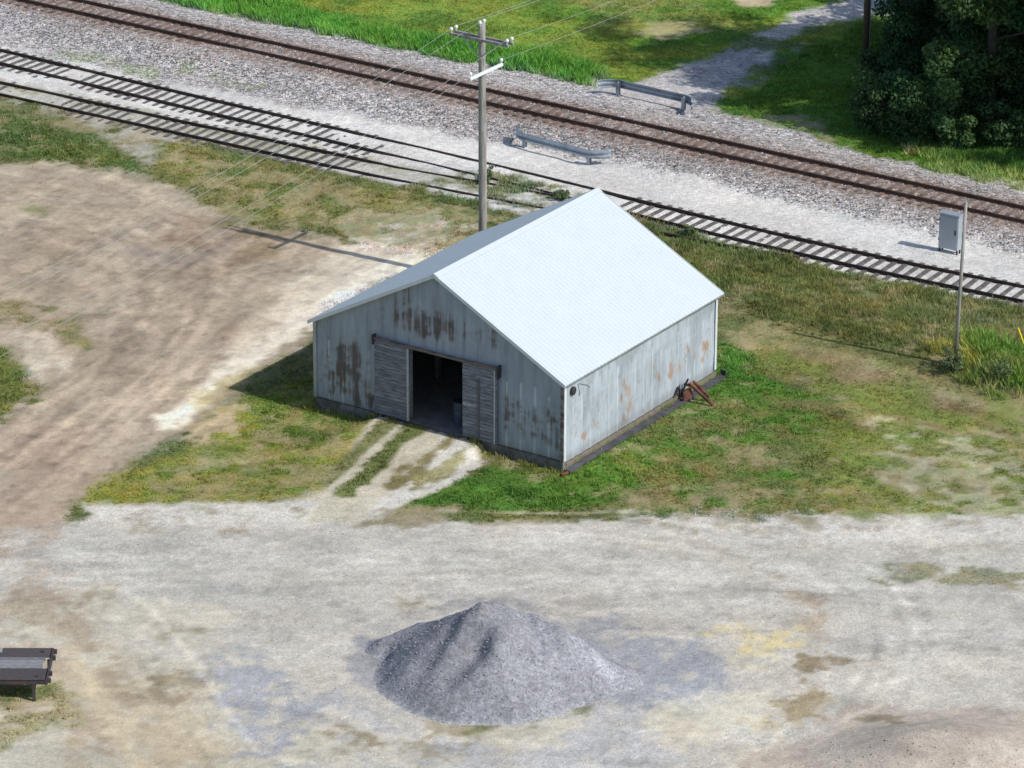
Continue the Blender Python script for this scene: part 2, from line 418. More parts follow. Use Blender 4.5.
# worn band below the bank
P([(715,330),(760,328),(850,352),(950,384),(1040,398),(1040,440),(940,440),(860,412),(770,372),(715,350)], (156,150,108), .5, 1.0, .9, brk=.05, rot=RAILROT, ax=.3, h=.05, dens=.6)
P([(780,378),(840,380),(960,410),(1040,424),(1040,470),(960,470),(880,440),(820,400)], (152,150,92), .5, 1.0, .65, h=.05, dens=.6)
P([(940,392),(1040,410),(1040,446),(980,436)], (158,146,122), .4, 1.0, .9, brk=.1, rot=RAILROT, ax=.3, h=.02, dens=.15, k=0)
P([(960,345),(1040,370),(1040,402),(985,396),(950,378)], (92,124,50), .3, .5, 1, h=.45, dens=1.4)
P([(930,350),(975,356),(980,372),(940,368)], (150,150,74), .3, .5, .8, h=.3, dens=1.2)
# green around the barn's right and front
P([(560,478),(716,374),(720,340),(770,372),(830,400),(880,450),(860,500),(700,515),(600,508),(520,512),(360,520),(487,468)], (86,126,48), .5, .8, 1, h=.13, dens=1.2)
P([(716,338),(745,345),(790,372),(770,384),(716,374)], (76,124,52), .4, .6, .9, h=.2, dens=1.3)
P([(640,430),(720,394),(800,410),(820,440),(720,440),(650,460)], (88,112,48), .6, 1.0, .8, brk=.3)
P([(600,440),(680,400),(720,400),(700,440),(620,480)], (112,128,62), .5, 1.0, .5, brk=.4)
P([(650,470),(740,440),(830,450),(870,480),(820,515),(700,515),(600,505)], (110,116,66), .6, 1.2, .75, brk=.1, h=.09)
P([(590,486),(650,478),(720,490),(700,512),(620,512)], (146,140,104), .4, 1.2, .6, brk=.5, h=.04, dens=.4)
P([(400,506),(487,470),(560,480),(600,496),(520,510),(420,516)], (70,110,42), .4, .6, .8, brk=.1)
P([(840,440),(900,430),(1040,490),(1040,520),(850,515),(820,480)], (148,154,80), .5, 1.2, .8, h=.05, dens=.7)
P([(860,452),(940,455),(1000,478),(1030,500),(960,508),(900,490)], (176,172,146), .4, 1.4, .9, brk=.35, bsc=1.0, h=.02, dens=.15)
P([(770,355),(800,372),(780,380),(756,368)], (84,108,54), .3, .5, .5)
# tracks of bare ground behind the barn, left
P([(160,148),(300,176),(400,200),(500,222),(470,260),(400,250),(330,232),(230,222),(150,186)], (118,122,70), .5, .8, 1, h=.13, dens=1.0)
P([(300,190),(400,205),(480,225),(450,245),(380,240),(300,225)], (130,124,78), .5, 1.2, .6, brk=.3, h=.08)
P([(-20,108),(40,122),(100,140),(150,172),(128,184),(70,166),(0,156),(-20,150)], (92,112,58), .3, .8, .9, brk=-.2, h=.16, dens=1.2)
P([(-20,104),(60,118),(140,150),(120,150),(40,128),(-20,120)], (132,130,92), .3, .6, .7, brk=.2, h=.08, dens=.6)
# ---- the dirt road
P([(-60,160),(0,166),(60,164),(150,184),(210,206),(262,228),(330,236),(420,262),(330,300),(310,330),(316,360),(250,388),(200,430),(120,470),(80,500),(60,540),(-60,545)], (173,162,149), .45, .8, 1, **DIRT)
P([(0,190),(90,188),(190,230),(250,262),(180,330),(110,380),(60,400),(30,330),(0,300)], (157,145,132), .8, 1.2, .75, brk=.15, rot=.3, bsc=.6)
P([(170,206),(262,232),(290,252),(230,270),(170,240)], (146,128,112), .4, 1.0, .75, brk=.2)
P([(225,225),(300,222),(318,236),(290,258),(240,254)], (140,128,104), .3, 1.0, .7, brk=.35, h=.05, dens=.3)
P([(150,300),(210,270),(230,330),(170,400),(90,440),(70,420)], (160,148,136), .8, 1.2, .6, brk=.1, bsc=.7)
P([(0,420),(100,430),(90,470),(30,520),(0,520)], (176,158,146), .8, 1.0, .7)
# light worn lanes of the road
P([(438,222),(470,232),(452,258),(400,278),(345,314),(318,318),(300,330),(240,372),(175,424),(150,430),(200,372),(270,300),(330,250),(380,224)], (216,208,196), .5, .9, .95, brk=-.25, rot=-.65, ax=.25, bsc=.9, grav=.3)
P([(345,216),(440,216),(470,232),(420,252),(350,240),(330,226)], (208,204,184), .4, .9, .8, brk=.1, h=.03, dens=.12)
L([(400,262),(330,300),(270,345),(215,385),(170,425)], 1.1, (236,230,220), .3, .4, .95)
L([(360,250),(300,290),(240,335),(170,385),(120,430)], .5, (206,194,178), .3, .5, .7)
L([(200,250),(260,240),(320,250)], .6, (190,172,156), .3, .5, .5)
for pts, c, wd in (([(0,230),(80,250),(170,300),(200,330)], (186,172,158), .7), ([(0,262),(90,285),(150,330),(150,380),(60,450)], (190,174,160), .6), ([(0,200),(120,215),(220,262)], (184,168,156), .6),
                   ([(190,330),(150,400),(90,460),(30,520)], (184,168,154), .8), ([(240,320),(190,390),(120,455),(60,505)], (152,136,124), .6), ([(130,250),(190,262),(230,240)], (150,140,140), .9),
                   ([(30,180),(140,215),(230,290)], (154,140,128), .5)):
    L(pts, wd, c, .35, .6, .65, brk=.05)
# growth at the left edge
P([(-30,290),(30,300),(78,322),(70,340),(20,326),(-30,310)], (128,124,84), .4, 1.0, .85, brk=.2, h=.08, dens=.7, k=0)
P([(-30,340),(12,348),(34,372),(30,400),(0,420),(-30,415)], (106,118,60), .4, .8, 1, h=.12, dens=1.0, k=0)
P([(12,330),(50,335),(66,362),(42,378),(18,360)], (198,190,178), .4, .9, .9, brk=-.2)
P([(60,310),(86,314),(84,345),(66,348)], (124,124,84), .3, .9, .8, brk=.25, h=.07, dens=.6)
P([(10,200),(60,205),(40,214),(10,210)], (120,128,80), .3, .8, .7, brk=.4, h=.08, dens=.5)
# grass lobe in front-left of the barn
P([(75,508),(110,484),(150,462),(205,436),(240,404),(262,388),(318,378),(318,412),(372,432),(335,478),(310,500),(260,506),(180,508)], (134,140,60), .5, .9, 1, h=.09, dens=1.0, k=0, grav=0)
P([(250,395),(318,380),(318,410),(370,430),(330,460),(270,440)], (96,124,50), .5, .8, .8, h=.12, dens=1.2)
P([(120,478),(200,455),(290,470),(280,500),(150,504)], (112,124,56), .5, 1.0, .7, brk=.2)
P([(180,420),(250,405),(250,436),(205,446),(176,440)], (200,184,156), .3, 1.0, .95, brk=-.1, h=.02, dens=.1, grav=.3, k=2)
P([(196,458),(232,460),(226,470),(200,470)], (190,182,160), .3, .8, .8, h=.02, dens=.1)
P([(238,462),(262,458),(264,476),(240,478)], (180,180,150), .3, .8, .7, h=.02, dens=.1)
P([(180,395),(240,372),(300,352),(316,352),(300,370),(240,392),(200,420)], (170,158,112), .4, .9, .75, brk=.2, h=.06, dens=.5)
P([(230,388),(318,340),(318,372),(260,395)], (92,108,60), .3, .6, .8, h=.12, dens=.9)
# ---- gravel yard
P([(-80,530),(0,532),(70,522),(86,504),(180,502),(300,500),(340,486),(380,512),(480,522),(560,520),(640,516),(740,520),(860,514),(1100,510),(1100,900),(-80,900)], (190,187,180), .3, .55, 1, **GRAV)
P([(80,506),(300,500),(345,490),(380,514),(300,530),(90,522)], (204,202,196), .3, .6, .85)
P([(-40,520),(60,520),(66,545),(40,565),(-40,560)], (168,154,142), .4, 1.2, .85, brk=-.1)
P([(640,516),(1040,512),(1040,540),(700,545)], (205,203,198), .4, .9, .8)
P([(0,540),(300,535),(700,548),(1040,560),(1040,600),(600,600),(200,600),(0,590)], (186,185,180), .8, 1.4, .7)
P([(0,575),(80,585),(220,620),(260,700),(300,790),(0,790)], (192,186,170), .8, 1.2, .8, grav=.5)
P([(-20,640),(60,640),(110,665),(170,720),(230,790),(90,790),(70,720),(-20,700)], (176,162,142), .5, 1.2, .85, brk=-.1, rot=-.9, ax=.4, grav=.2)
P([(-20,585),(50,590),(100,622),(120,660),(60,645),(-20,640)], (170,158,140), .5, 1.3, .8, brk=.1)
L([(70,650),(95,690),(120,735),(150,790)], .8, (196,184,160), .2, .3, .9, grav=.1)
L([(60,620),(110,680),(160,735),(190,790)], .7, (158,144,126), .3, .7, .6, brk=.2)
P([(100,680),(180,684),(240,740),(260,790),(160,790)], (194,184,160), .6, 1.4, .7, brk=.1, grav=.3)
P([(150,682),(215,684),(212,698),(160,700)], (148,132,110), .3, 1.4, .65, brk=.3)
P([(0,575),(36,560),(76,570),(60,600),(0,600)], (166,152,140), .5, 1.4, .5)
# blue-grey stone fines
P([(205,640),(250,640),(290,690),(340,700),(330,790),(240,790),(215,720)], (160,164,172), .5, 1.4, .95, brk=-.15)
P([(330,700),(480,730),(620,700),(700,700),(720,790),(320,790)], (180,182,186), .8, 1.6, .8, brk=-.05)
P([(590,625),(660,630),(720,650),(745,690),(700,715),(640,720),(600,690)], (156,160,168), .5, 1.4, .95, brk=-.15)
P([(360,640),(400,616),(470,604),(560,606),(640,640),(660,680),(600,712),(500,726),(400,700),(360,672)], (160,161,166), .7, 1.5, .8, brk=-.1, bsc=2.0)
P([(540,620),(600,615),(650,625),(690,650),(640,660)], (154,157,164), .4, 1.4, .9, brk=-.1)
for pts, c in (([(215,770),(300,735),(360,745),(340,775)], (204,198,180)), ([(430,725),(560,715),(600,730),(500,745)], (200,195,178)), ([(640,712),(760,690),(790,705),(700,735),(620,735)], (204,201,186)),
               ([(700,760),(780,730),(800,745),(760,775)], (206,200,186)), ([(335,715),(420,735),(440,760),(350,765)], (206,202,190)), ([(730,636),(790,634),(784,668),(740,668)], (206,198,168)),
               ([(770,715),(830,705),(840,716),(780,730)], (204,190,158)), ([(120,590),(220,615),(250,650),(160,660),(110,630)], (198,194,184)), ([(640,735),(700,728),(720,745),(660,752)],(206,200,184))):
    P(pts, c, .5, 1.6, .75, brk=0, grav=.4)
for pts in ([(165,628),(200,626),(205,634),(170,636)], [(78,592),(104,596),(102,602),(80,600)], [(160,676),(205,680),(200,692),(165,690)], [(345,738),(368,736),(370,748),(350,748)],
            [(420,745),(450,740),(446,750),(425,752)], [(270,640),(300,642),(296,650),(272,648)], [(232,533),(252,528),(262,534),(236,540)], [(390,600),(430,604),(420,612),(392,610)],
            [(440,726),(480,716),(500,722),(470,740)], [(790,652),(840,650),(836,680),(796,676)], [(778,700),(812,696),(816,728),(786,724)], [(862,716),(905,718),(895,728),(868,724)], [(350,732),(372,730),(366,742)]):
    P(pts, (146,136,112), .3, 1.3, .6, brk=.1, bsc=2)
L([(805,600),(828,640),(815,660),(800,690)], .9, (166,150,128), .4, 1.0, .7, brk=.1)
L([(700,540),(770,570),(815,610),(830,650)], .5, (172,162,148), .3, .6, .6, brk=.1)
L([(640,545),(740,570),(790,610),(812,640)], .5, (174,168,156), .3, .6, .5, brk=.1)
L([(20,548),(240,560),(460,548),(700,530)], .7, (202,200,195), .4, .8, .6)
L([(40,570),(300,580),(560,570),(900,548),(1040,548)], .6, (178,175,166), .4, .8, .5)
L([(840,640),(940,630),(1040,636)], 1.2, (186,184,182), .5, .9, .5)
L([(880,668),(960,655),(1040,662)], .5, (204,200,190), .3, .6, .5)
P([(880,566),(920,560),(1040,566),(1040,592),(960,586),(895,578)], (134,136,104), .25, 1.1, .9, brk=.1, h=.07, dens=.8, grav=.3, k=0)
P([(560,520),(1030,512),(1030,528),(700,534)], (154,146,126), .3, 1.4, .6, brk=.75, bsc=1.6)
P([(80,512),(300,508),(300,522),(100,528)], (150,140,122), .3, 1.4, .6, brk=.75, bsc=1.6)
P([(820,712),(870,704),(960,708),(1040,716),(1040,800),(780,800),(740,752),(800,740)], (176,166,156), .5, 1.0, .85, grav=.7)
L([(700,738),(780,746),(830,728),(880,705)], .25, (200,195,186), .15, .3, .8)
P([(785,655),(838,648),(846,664),(820,682),(788,684)], (140,128,106), .2, 1.0, .8, brk=-.6)
P([(776,702),(806,694),(822,712),(808,730),(780,726)], (150,138,112), .2, 1.0, .75, brk=-.6)
P([(858,715),(905,718),(898,729),(864,724)], (128,120,102), .12, .7, .8, brk=-.7)
P([(726,632),(790,628),(796,648),(776,664),(736,662)], (212,198,156), .4, 1.2, .8, brk=-.4)
P([(352,640),(384,622),(372,660),(400,694),(360,676)], (150,152,160), .3, 1.0, .85, brk=-.4)
P([(610,640),(650,632),(700,660),(680,690),(620,704),(600,700)], (152,155,163), .4, 1.2, .85, brk=-.4)
P([(470,714),(500,708),(504,722),(474,728)], (120,122,84), .15, .7, .8, brk=-.4, h=.08, dens=.7)
P([(520,706),(590,700),(596,710),(540,720),(524,722)], (118,120,86), .15, .7, .8, brk=-.3, h=.08, dens=.7)
# lower-left corner grass under the trailer
P([(-30,684),(60,684),(80,705),(60,735),(0,750),(-30,750)], (150,150,112), .35, 1.0, .9, brk=-.1, h=.14, dens=.9, grav=0, k=0)
P([(-30,684),(50,686),(60,698),(0,700),(-30,700)], (100,112,60), .25, .6, .8, h=.12, dens=1)
P([(600,440),(720,400),(860,420),(900,470),(840,515),(640,512)], (128,120,78), .6, 1.4, .55, brk=.55, bsc=1.6, rot=RAILROT, ax=.5, h=.08)
P([(740,330),(1040,400),(1040,515),(860,515),(800,430)], (120,110,76), .6, 1.4, .7, brk=.5, bsc=1.3, rot=RAILROT, ax=.4, h=.07)
P([(740,330),(1040,400),(1040,515),(860,515),(800,430)], (104,124,52), .6, 1.4, .7, brk=.5, bsc=.9, rot=RAILROT, ax=.5, h=.12)
P([(880,420),(1040,450),(1040,515),(900,515)], (180,178,150), .5, 1.4, .6, brk=.9, bsc=1.8, h=.02, dens=.2)
P([(100,500),(330,380),(370,430),(320,500)], (96,118,48), .6, 1.4, .7, brk=.45, bsc=1.2, h=.12)
P([(100,500),(330,380),(370,430),(320,500)], (150,142,96), .6, 1.4, .7, brk=.6, bsc=1.6, h=.06, dens=.6)
P([(720,262),(1040,330),(1040,390),(800,345)], (126,128,78), .6, 1.2, .5, brk=.6, bsc=1.2, rot=RAILROT, ax=.4)
P([(160,150),(500,222),(470,250),(240,222)], (102,118,58), .6, 1.2, .7, brk=.45, bsc=1.2)
P([(160,150),(500,222),(470,250),(240,222)], (158,148,112), .6, 1.2, .7, brk=.6, bsc=1.5, h=.05, dens=.5)
bx_, by_ = tobarn(gx, gy); ed = np.maximum(np.abs(bx_)-W_/2, np.abs(by_)-L_/2)
nearw = np.exp(-((ed-.15)/.35)**2)*(cls == 0); idn = np.nonzero((nearw > .05) & (bx_ < W_/2+.2))[0]
apply(idn, nearw[idn]*.8, (98,112,56), h=.24, dens=1.5)
# ---- ramp to the barn
P([(318,500),(340,470),(372,428),(408,416),(440,425),(488,462),(470,474),(420,500),(365,524),(310,522)], (188,183,168), .15, .25, 1, h=0, dens=0, grav=1, k=1)
P([(440,432),(488,462),(468,474),(400,508),(360,522),(380,500),(430,462)], (198,197,193), .2, .35, .9)
L([(396,426),(362,453),(328,482)], .55, (120,124,84), .12, .3, 1, h=.10, dens=1.1, grav=0)
L([(428,429),(392,454),(346,493)], .75, (108,118,72), .15, .3, 1, h=.10, dens=1.2, grav=0)
L([(462,441),(432,461),(392,487)], .8, (126,120,86), .15, .45, 1, brk=-.9, h=.06, dens=.8, grav=.3)
P([(408,428),(440,424),(470,448),(440,446)], (124,126,78), .2, .6, .7, brk=.2, h=.08, dens=.7)
P([(360,526),(400,508),(470,500),(470,516),(400,528)], (138,130,100), .3, .8, .8, brk=0, h=.05, dens=.5)
L([(440,511),(560,513),(650,512)], .2, (176,172,150), .1, .2, .8, h=.02, dens=.1)
L([(476,450),(450,468),(410,492)], .45, (132,130,92), .15, .5, .9, brk=-.5, h=.07, dens=.9, grav=.2)
# ---- gravel road across the lawn, upper right
P([(585,98),(600,88),(640,84),(668,74),(692,66),(730,56),(758,40),(790,18),(840,2),(930,-12),(1000,-30),(1040,-10),(900,14),(850,24),(800,34),(782,46),(770,62),(740,84),(720,100),(722,116),(690,118)], (184,182,184), .4, .7, 1, h=0, dens=0, ball=.35, grav=1, k=1)
P([(740,44),(800,46),(770,90),(720,92),(690,70)], (140,140,150), .5, 1.2, .6, brk=-.1, ball=.6)
for pts in ([(738,40),(800,44),(790,54),(740,52)], [(758,70),(790,72),(780,82),(756,80)], [(800,30),(850,24),(880,14),(860,26),(810,40)]):
    P(pts, (96,118,58), .2, .8, .8, brk=0, h=.08, dens=.8)
# verge right of the road and under the trees
P([(720,104),(760,92),(800,60),(860,26),(940,10),(1060,0),(1060,196),(940,177),(879,162),(824,145),(787,135),(750,121),(722,118)], (88,124,46), .25, .6, 1, h=.14, dens=1.2, ball=0, grav=0, k=0)
P([(760,118),(830,122),(830,146),(790,136),(750,122)], (150,152,120), .3, 1.0, .8, brk=.25, h=.05, dens=.5)
P([(905,148),(945,146),(948,158),(912,158)], (196,184,140), .25, .8, .95, h=.15, dens=.7)
P([(930,160),(1060,186),(1060,200),(940,180)], (132,150,84), .3, .8, .8, h=.3, dens=1.3)
P([(880,110),(1060,130),(1060,190),(940,168),(890,140)], (66,104,44), .5, .8, .9, h=.34, dens=1.5)

# low-frequency variety so that no surface is one tone
v = 1+.16*(fbm(gx, gy, .35, 61, 5)-.5)*2*(.5+.5*(1-ss(60, 90, np.abs(gx)+np.abs(gy))))
vs = fbm(gx, gy, 1.3, 62, 4, -.15, .3)-.5
yard = (cls == 1) | (cls == 2)
v = v*(1+np.where(cls == 1, .30, .12)*vs)
vt = fbm(gx, gy, 1.1, 65, 5, 1.15, .2)-.5
v = v*(1+np.where(cls == 2, .55, .0)*vt)
v = v*(1-np.where(cls == 2, .22, .10*yard)*ss(.60, .72, fbm(gx, gy, 2.4, 73, 4, 1.0, .5)))
smr = ss(.56, .72, fbm(gx, gy, .8, 67, 5, -.3, .5)); v = v*(1-np.where(yard, .16, 0)*smr)
dn = fbm(gx, gy, 3.0, 63, 3)-.5
v = v*(1+np.where(cls == 0, .5, .22)*dn)
v = v*(1+np.where(cls == 0, .4, 0)*(fbm(gx, gy, .8, 68, 4)-.5))
col *= v[:, None]
hue = (fbm(gx, gy, .5, 64, 4)-.5)
g_ = (cls == 0)
gw_ = np.clip(gd, 0, 1)*g_
col[:, 0] *= 1+(.06+.3*gw_)*hue; col[:, 2] *= 1-(.06+.2*gw_)*hue
hue2 = fbm(gx, gy, 1.7, 69, 3)-.5; col[:, 0] *= 1+(.04+.42*gw_)*hue2
col[:, 2] *= np.where(g_, 1, .955)
bare = g_*ss(.60, .72, fbm(gx, gy, 1.1, 66, 4))*(GQ < 4)*.5
apply(ALL, bare, (158,148,116)); gd *= (1-bare)
def ML(pts, wd, f, soft=.12, warp=.12, brk=.3, seed=1, only=None):
    """a lane worn lighter or darker than its surroundings"""
    idx, d = pdist(pxw(pts), False); w = 1-ss(-soft, soft, d-wd/2+warp*warpA[idx]*2)
    n = fbm(gx[idx], gy[idx], 1.1, seed, 4); w = w*ss(brk, brk+.3, n)
    if only is not None: w = w*np.isin(cls[idx], only)
    col[idx] *= (1+(f-1)*w)[:, None]
def smoothpx(p):
    p = np.array(p, float); t = np.arange(len(p)); tt = np.linspace(0, len(p)-1, 28); out = []
    for u in tt:
        i = min(int(u), len(p)-2); f = u-i; p0 = p[max(i-1, 0)]; p1 = p[i]; p2 = p[i+1]; p3 = p[min(i+2, len(p)-1)]
        out.append(.5*((2*p1)+(-p0+p2)*f+(2*p0-5*p1+4*p2-p3)*f*f+(-p0+3*p1-3*p2+p3)*f**3))
    return out
rl_ = random.Random(11)
def family(p, n, dx, dy, wd, amp, only, seed):
    p = smoothpx(p)
    for k in range(n):
        jx, jy = rl_.uniform(-4, 4), rl_.uniform(-3, 3)
        q = [(a+dx*k+jx, b+dy*k+jy) for a, b in p]
        ML(q, wd*rl_.uniform(.6, 1.5), 1+amp*rl_.choice([-1, 1, 1, -1])*rl_.uniform(.5, 1.2), .10+.1*rl_.random(), .15, rl_.uniform(.2, .45), seed+k, only)
D_ = [2]
family([(-30,560),(60,480),(130,415),(205,345),(280,295),(360,255),(450,222)], 9, -13, -9, .28, 0.17, D_, 200)
family([(70,165),(150,185),(215,222),(248,268),(225,335),(150,415),(40,510)], 10, -15, 1, .26, 0.16, D_, 220)
family([(-20,200),(80,212),(165,250),(190,310),(140,380),(30,450),(-30,480)], 8, -12, 4, .26, 0.16, D_, 240)
family([(-20,180),(100,190),(210,225),(300,245)], 6, 0, 9, .24, 0.14, D_, 260)
Y_ = [1]
family([(-30,560),(200,548),(460,540),(700,545),(1050,560)], 8, 0, 9, 0.17600000000000002, 0.16, Y_, 300)
family([(420,530),(600,535),(730,560),(810,605),(835,655),(800,720),(700,790)], 8, 14, -3, 0.17600000000000002, 0.21, Y_, 320)
family([(1050,640),(900,640),(760,668),(640,735),(560,790)], 6, 12, 6, 0.2, 0.19, Y_, 340)
family([(-30,590),(50,600),(110,650),(160,720),(210,790)], 8, 17, -4, 0.17600000000000002, 0.22, Y_, 360)
family([(180,790),(230,700),(330,620),(460,580),(640,560),(900,575)], 6, 6, 8, 0.17600000000000002, 0.16, Y_, 380)
gm = (col@np.array([.3, .6, .1]))[:, None]; col = np.where(g_[:, None], gm+(col-gm)*.98, col)*np.where(g_, 1.08, np.where(cls == 1, 1.06, np.where(cls == 2, 1.04, 1.06)))[:, None]
col *= np.where((cls == 1)[:, None], [[1.025, .992, .975]], np.where((cls == 2)[:, None], [[1.05, 1.0, .93]], [[1, 1, 1]]))
col[:, 0] *= np.where(g_, 1.05, 1)
col = np.clip(col, .005, .8)

GZ = height(gx, gy)
GZ = GZ + .05*(fbm(gx, gy, 1.6, 71, 3)-.5)*(cls == 2) + .03*(fbm(gx, gy, 2.6, 72, 3)-.5)*(kb < .5)
# ---- crushed stone heap: overlapping cones with gullies
PX = np.array(PILE)
hp = np.zeros(gx.size); near = np.nonzero((np.hypot(gx-PX[0, 0], gy-PX[0, 1]) < 8))[0]
def heap(x, y):
    wx = (fbm(x, y, .6, 81, 3)-.5)*.6; wy = (fbm(x, y, .6, 82, 3)-.5)*.6
    t = np.full(x.size, -5.0)
    xx = x+wx; yy = y+wy
    for r_ in RDG:
        for (ax_, ay_, ha), (bx_, by_, hb) in zip(r_[:-1], r_[1:]):
            ex, ey = bx_-ax_, by_-ay_; L2 = ex*ex+ey*ey; u = np.clip(((xx-ax_)*ex+(yy-ay_)*ey)/L2, 0, 1)
            d = np.hypot(xx-ax_-u*ex, yy-ay_-u*ey); e = ha+(hb-ha)*u - .82*(np.sqrt(d*d+.02)-.14)
            t = np.where(np.abs(t-e) < .10, np.maximum(t, e)+(.10-np.abs(t-e))**2/.4, np.maximum(t, e))
    for gl, dep, wd_ in GUL:
        for (ax_, ay_), (bx_, by_) in zip(gl[:-1], gl[1:]):
            ex, ey = bx_-ax_, by_-ay_; L2 = ex*ex+ey*ey; u = np.clip(((xx-ax_)*ex+(yy-ay_)*ey)/L2, 0, 1)
            d = np.hypot(xx-ax_-u*ex, yy-ay_-u*ey); t = t-dep*np.exp(-(d/wd_)**2)*np.clip(t, 0, 1)
    t = t+.12*(fbm(x, y, .9, 84, 4)-.5)
    return np.where(t < -.3, 0, np.where(t < .3, (t+.3)**2/1.2, t))
fine = dict(h=0)

idxg = np.arange(gx.size).reshape(ny, nx)
F = np.stack([idxg[:-1, :-1], idxg[:-1, 1:], idxg[1:, 1:], idxg[1:, :-1]], -1).reshape(-1, 4)
fc = cls[F[:, 0]]
V = np.stack([gx, gy, GZ], -1)
KIND = np.stack([np.clip(gd, 0, 1)*(cls == 0), np.clip(kb, 0, 1), np.clip(kg, 0, 1)], -1)
for c_, nm, lb in ((0, 'ground', None), (1, 'gravel_yard', None), (2, 'dirt_road', None), (3, 'railway_ballast', None)):
    f = F[fc == c_]; u, inv = np.unique(f, return_inverse=True)
    o = mesh_np(nm, V[u], inv.reshape(f.shape), M['ground'], colors={'Col': col[u], 'Kind': KIND[u]}, smooth=True)
    o['kind'] = 'structure'

# heap as its own thing
px_ = np.arange(-6.4, 6.4, .07); py_ = np.arange(-5, 5, .07)
cx0, cy0 = PX[:, :2].mean(0)
HX, HY = np.meshgrid(px_+cx0, py_+cy0); hx = HX.ravel(); hy = HY.ravel()
hz = heap(hx, hy)
grain = (fbm(hx, hy, 2.2, 85, 3)-.5)*.06+(fbm(hx, hy, 9, 86, 2)-.5)*.02
keep = hz > .004
hz2 = height(hx, hy) + hz + grain*ss(0, .3, hz) - .04
hi = np.arange(hx.size).reshape(len(py_), len(px_))
f = np.stack([hi[:-1, :-1], hi[:-1, 1:], hi[1:, 1:], hi[1:, :-1]], -1).reshape(-1, 4)
f = f[keep[f].any(1)]
hc = np.tile(alb((146,147,152)), (hx.size, 1))*(1+.30*(fbm(hx, hy, .9, 87, 4)-.5))[:, None]
hc *= (1+.25*(fbm(hx, hy, 2.5, 88, 3, .6, .3)-.5))[:, None]
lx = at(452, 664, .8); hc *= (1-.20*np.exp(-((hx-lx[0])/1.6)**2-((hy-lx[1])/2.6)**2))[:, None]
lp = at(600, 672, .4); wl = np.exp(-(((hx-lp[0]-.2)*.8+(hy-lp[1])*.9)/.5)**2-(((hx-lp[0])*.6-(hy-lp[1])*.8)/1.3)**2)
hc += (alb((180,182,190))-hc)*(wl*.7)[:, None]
spill = (1-ss(.02, .16, hz+.10*(fbm(hx, hy, 2.6, 89, 3)-.5)))[:, None]; gcol = alb((172,173,174))*(1+.3*(fbm(hx, hy, 1.5, 83, 3)-.5))[:, None]; hc += (gcol-hc)*spill*.8
u, inv = np.unique(f, return_inverse=True)
base = Vector((cx0, cy0, 0))
hk = np.zeros((hx.size, 3)); hk[:, 2] = 1; hk[:, 1] = .25
o = mesh_np('gravel_pile', np.stack([hx-cx0, hy-cy0, hz2], -1)[u], inv.reshape(f.shape), M['ground'], colors={'Col': hc[u], 'Kind': hk[u]}, smooth=True)
o.location = base
pile_o = o
n_ = 16000; r_g = np.random.default_rng(77); a_ = r_g.uniform(0, 6.28, n_); q_ = np.sqrt(r_g.uniform(0, 1.7, n_))
sx_ = cx0+np.cos(a_)*4.6*q_; sy_ = cy0-.3+np.sin(a_)*3.6*q_; hh_ = heap(sx_, sy_)
kp = r_g.uniform(0, 1, n_) < np.where(hh_ > .02, .4, np.clip(1.4-q_, 0, 1)**2*1.1); sx_, sy_, hh_ = sx_[kp], sy_[kp], hh_[kp]; n_ = sx_.size
s_s = (.025+.06*r_g.uniform(0, 1, n_)**3)[:, None, None]/2
bs_ = np.array([(1, 0, 0), (.2, .95, 0), (-.9, .35, 0), (-.5, -.8, 0), (.6, -.75, 0), (.1, .1, .8), (0, 0, -.5)])[None]*(1+r_g.uniform(-.3, .3, (n_, 7, 1)))*s_s
bs_ = bs_+np.stack([sx_-cx0, sy_-cy0, height(sx_, sy_)+hh_-.03], -1)[:, None]
tf = np.array([(0, 1, 5), (1, 2, 5), (2, 3, 5), (3, 4, 5), (4, 0, 5)]); tf = (tf[None]+7*np.arange(n_)[:, None, None]).reshape(-1, 3)
so_ = mesh_np('scattered_stones', bs_.reshape(-1, 3), tf, M['stone'], pile_o, colors={'Col': np.repeat(alb((150,150,156))*np.clip(r_g.normal(1, .16, n_), .6, 1.4)[:, None], 7, 0)}); so_['kind'] = 'stuff'
tag(o, 'long heap of blue grey crushed stone dumped on the pale gravel yard', 'gravel pile')

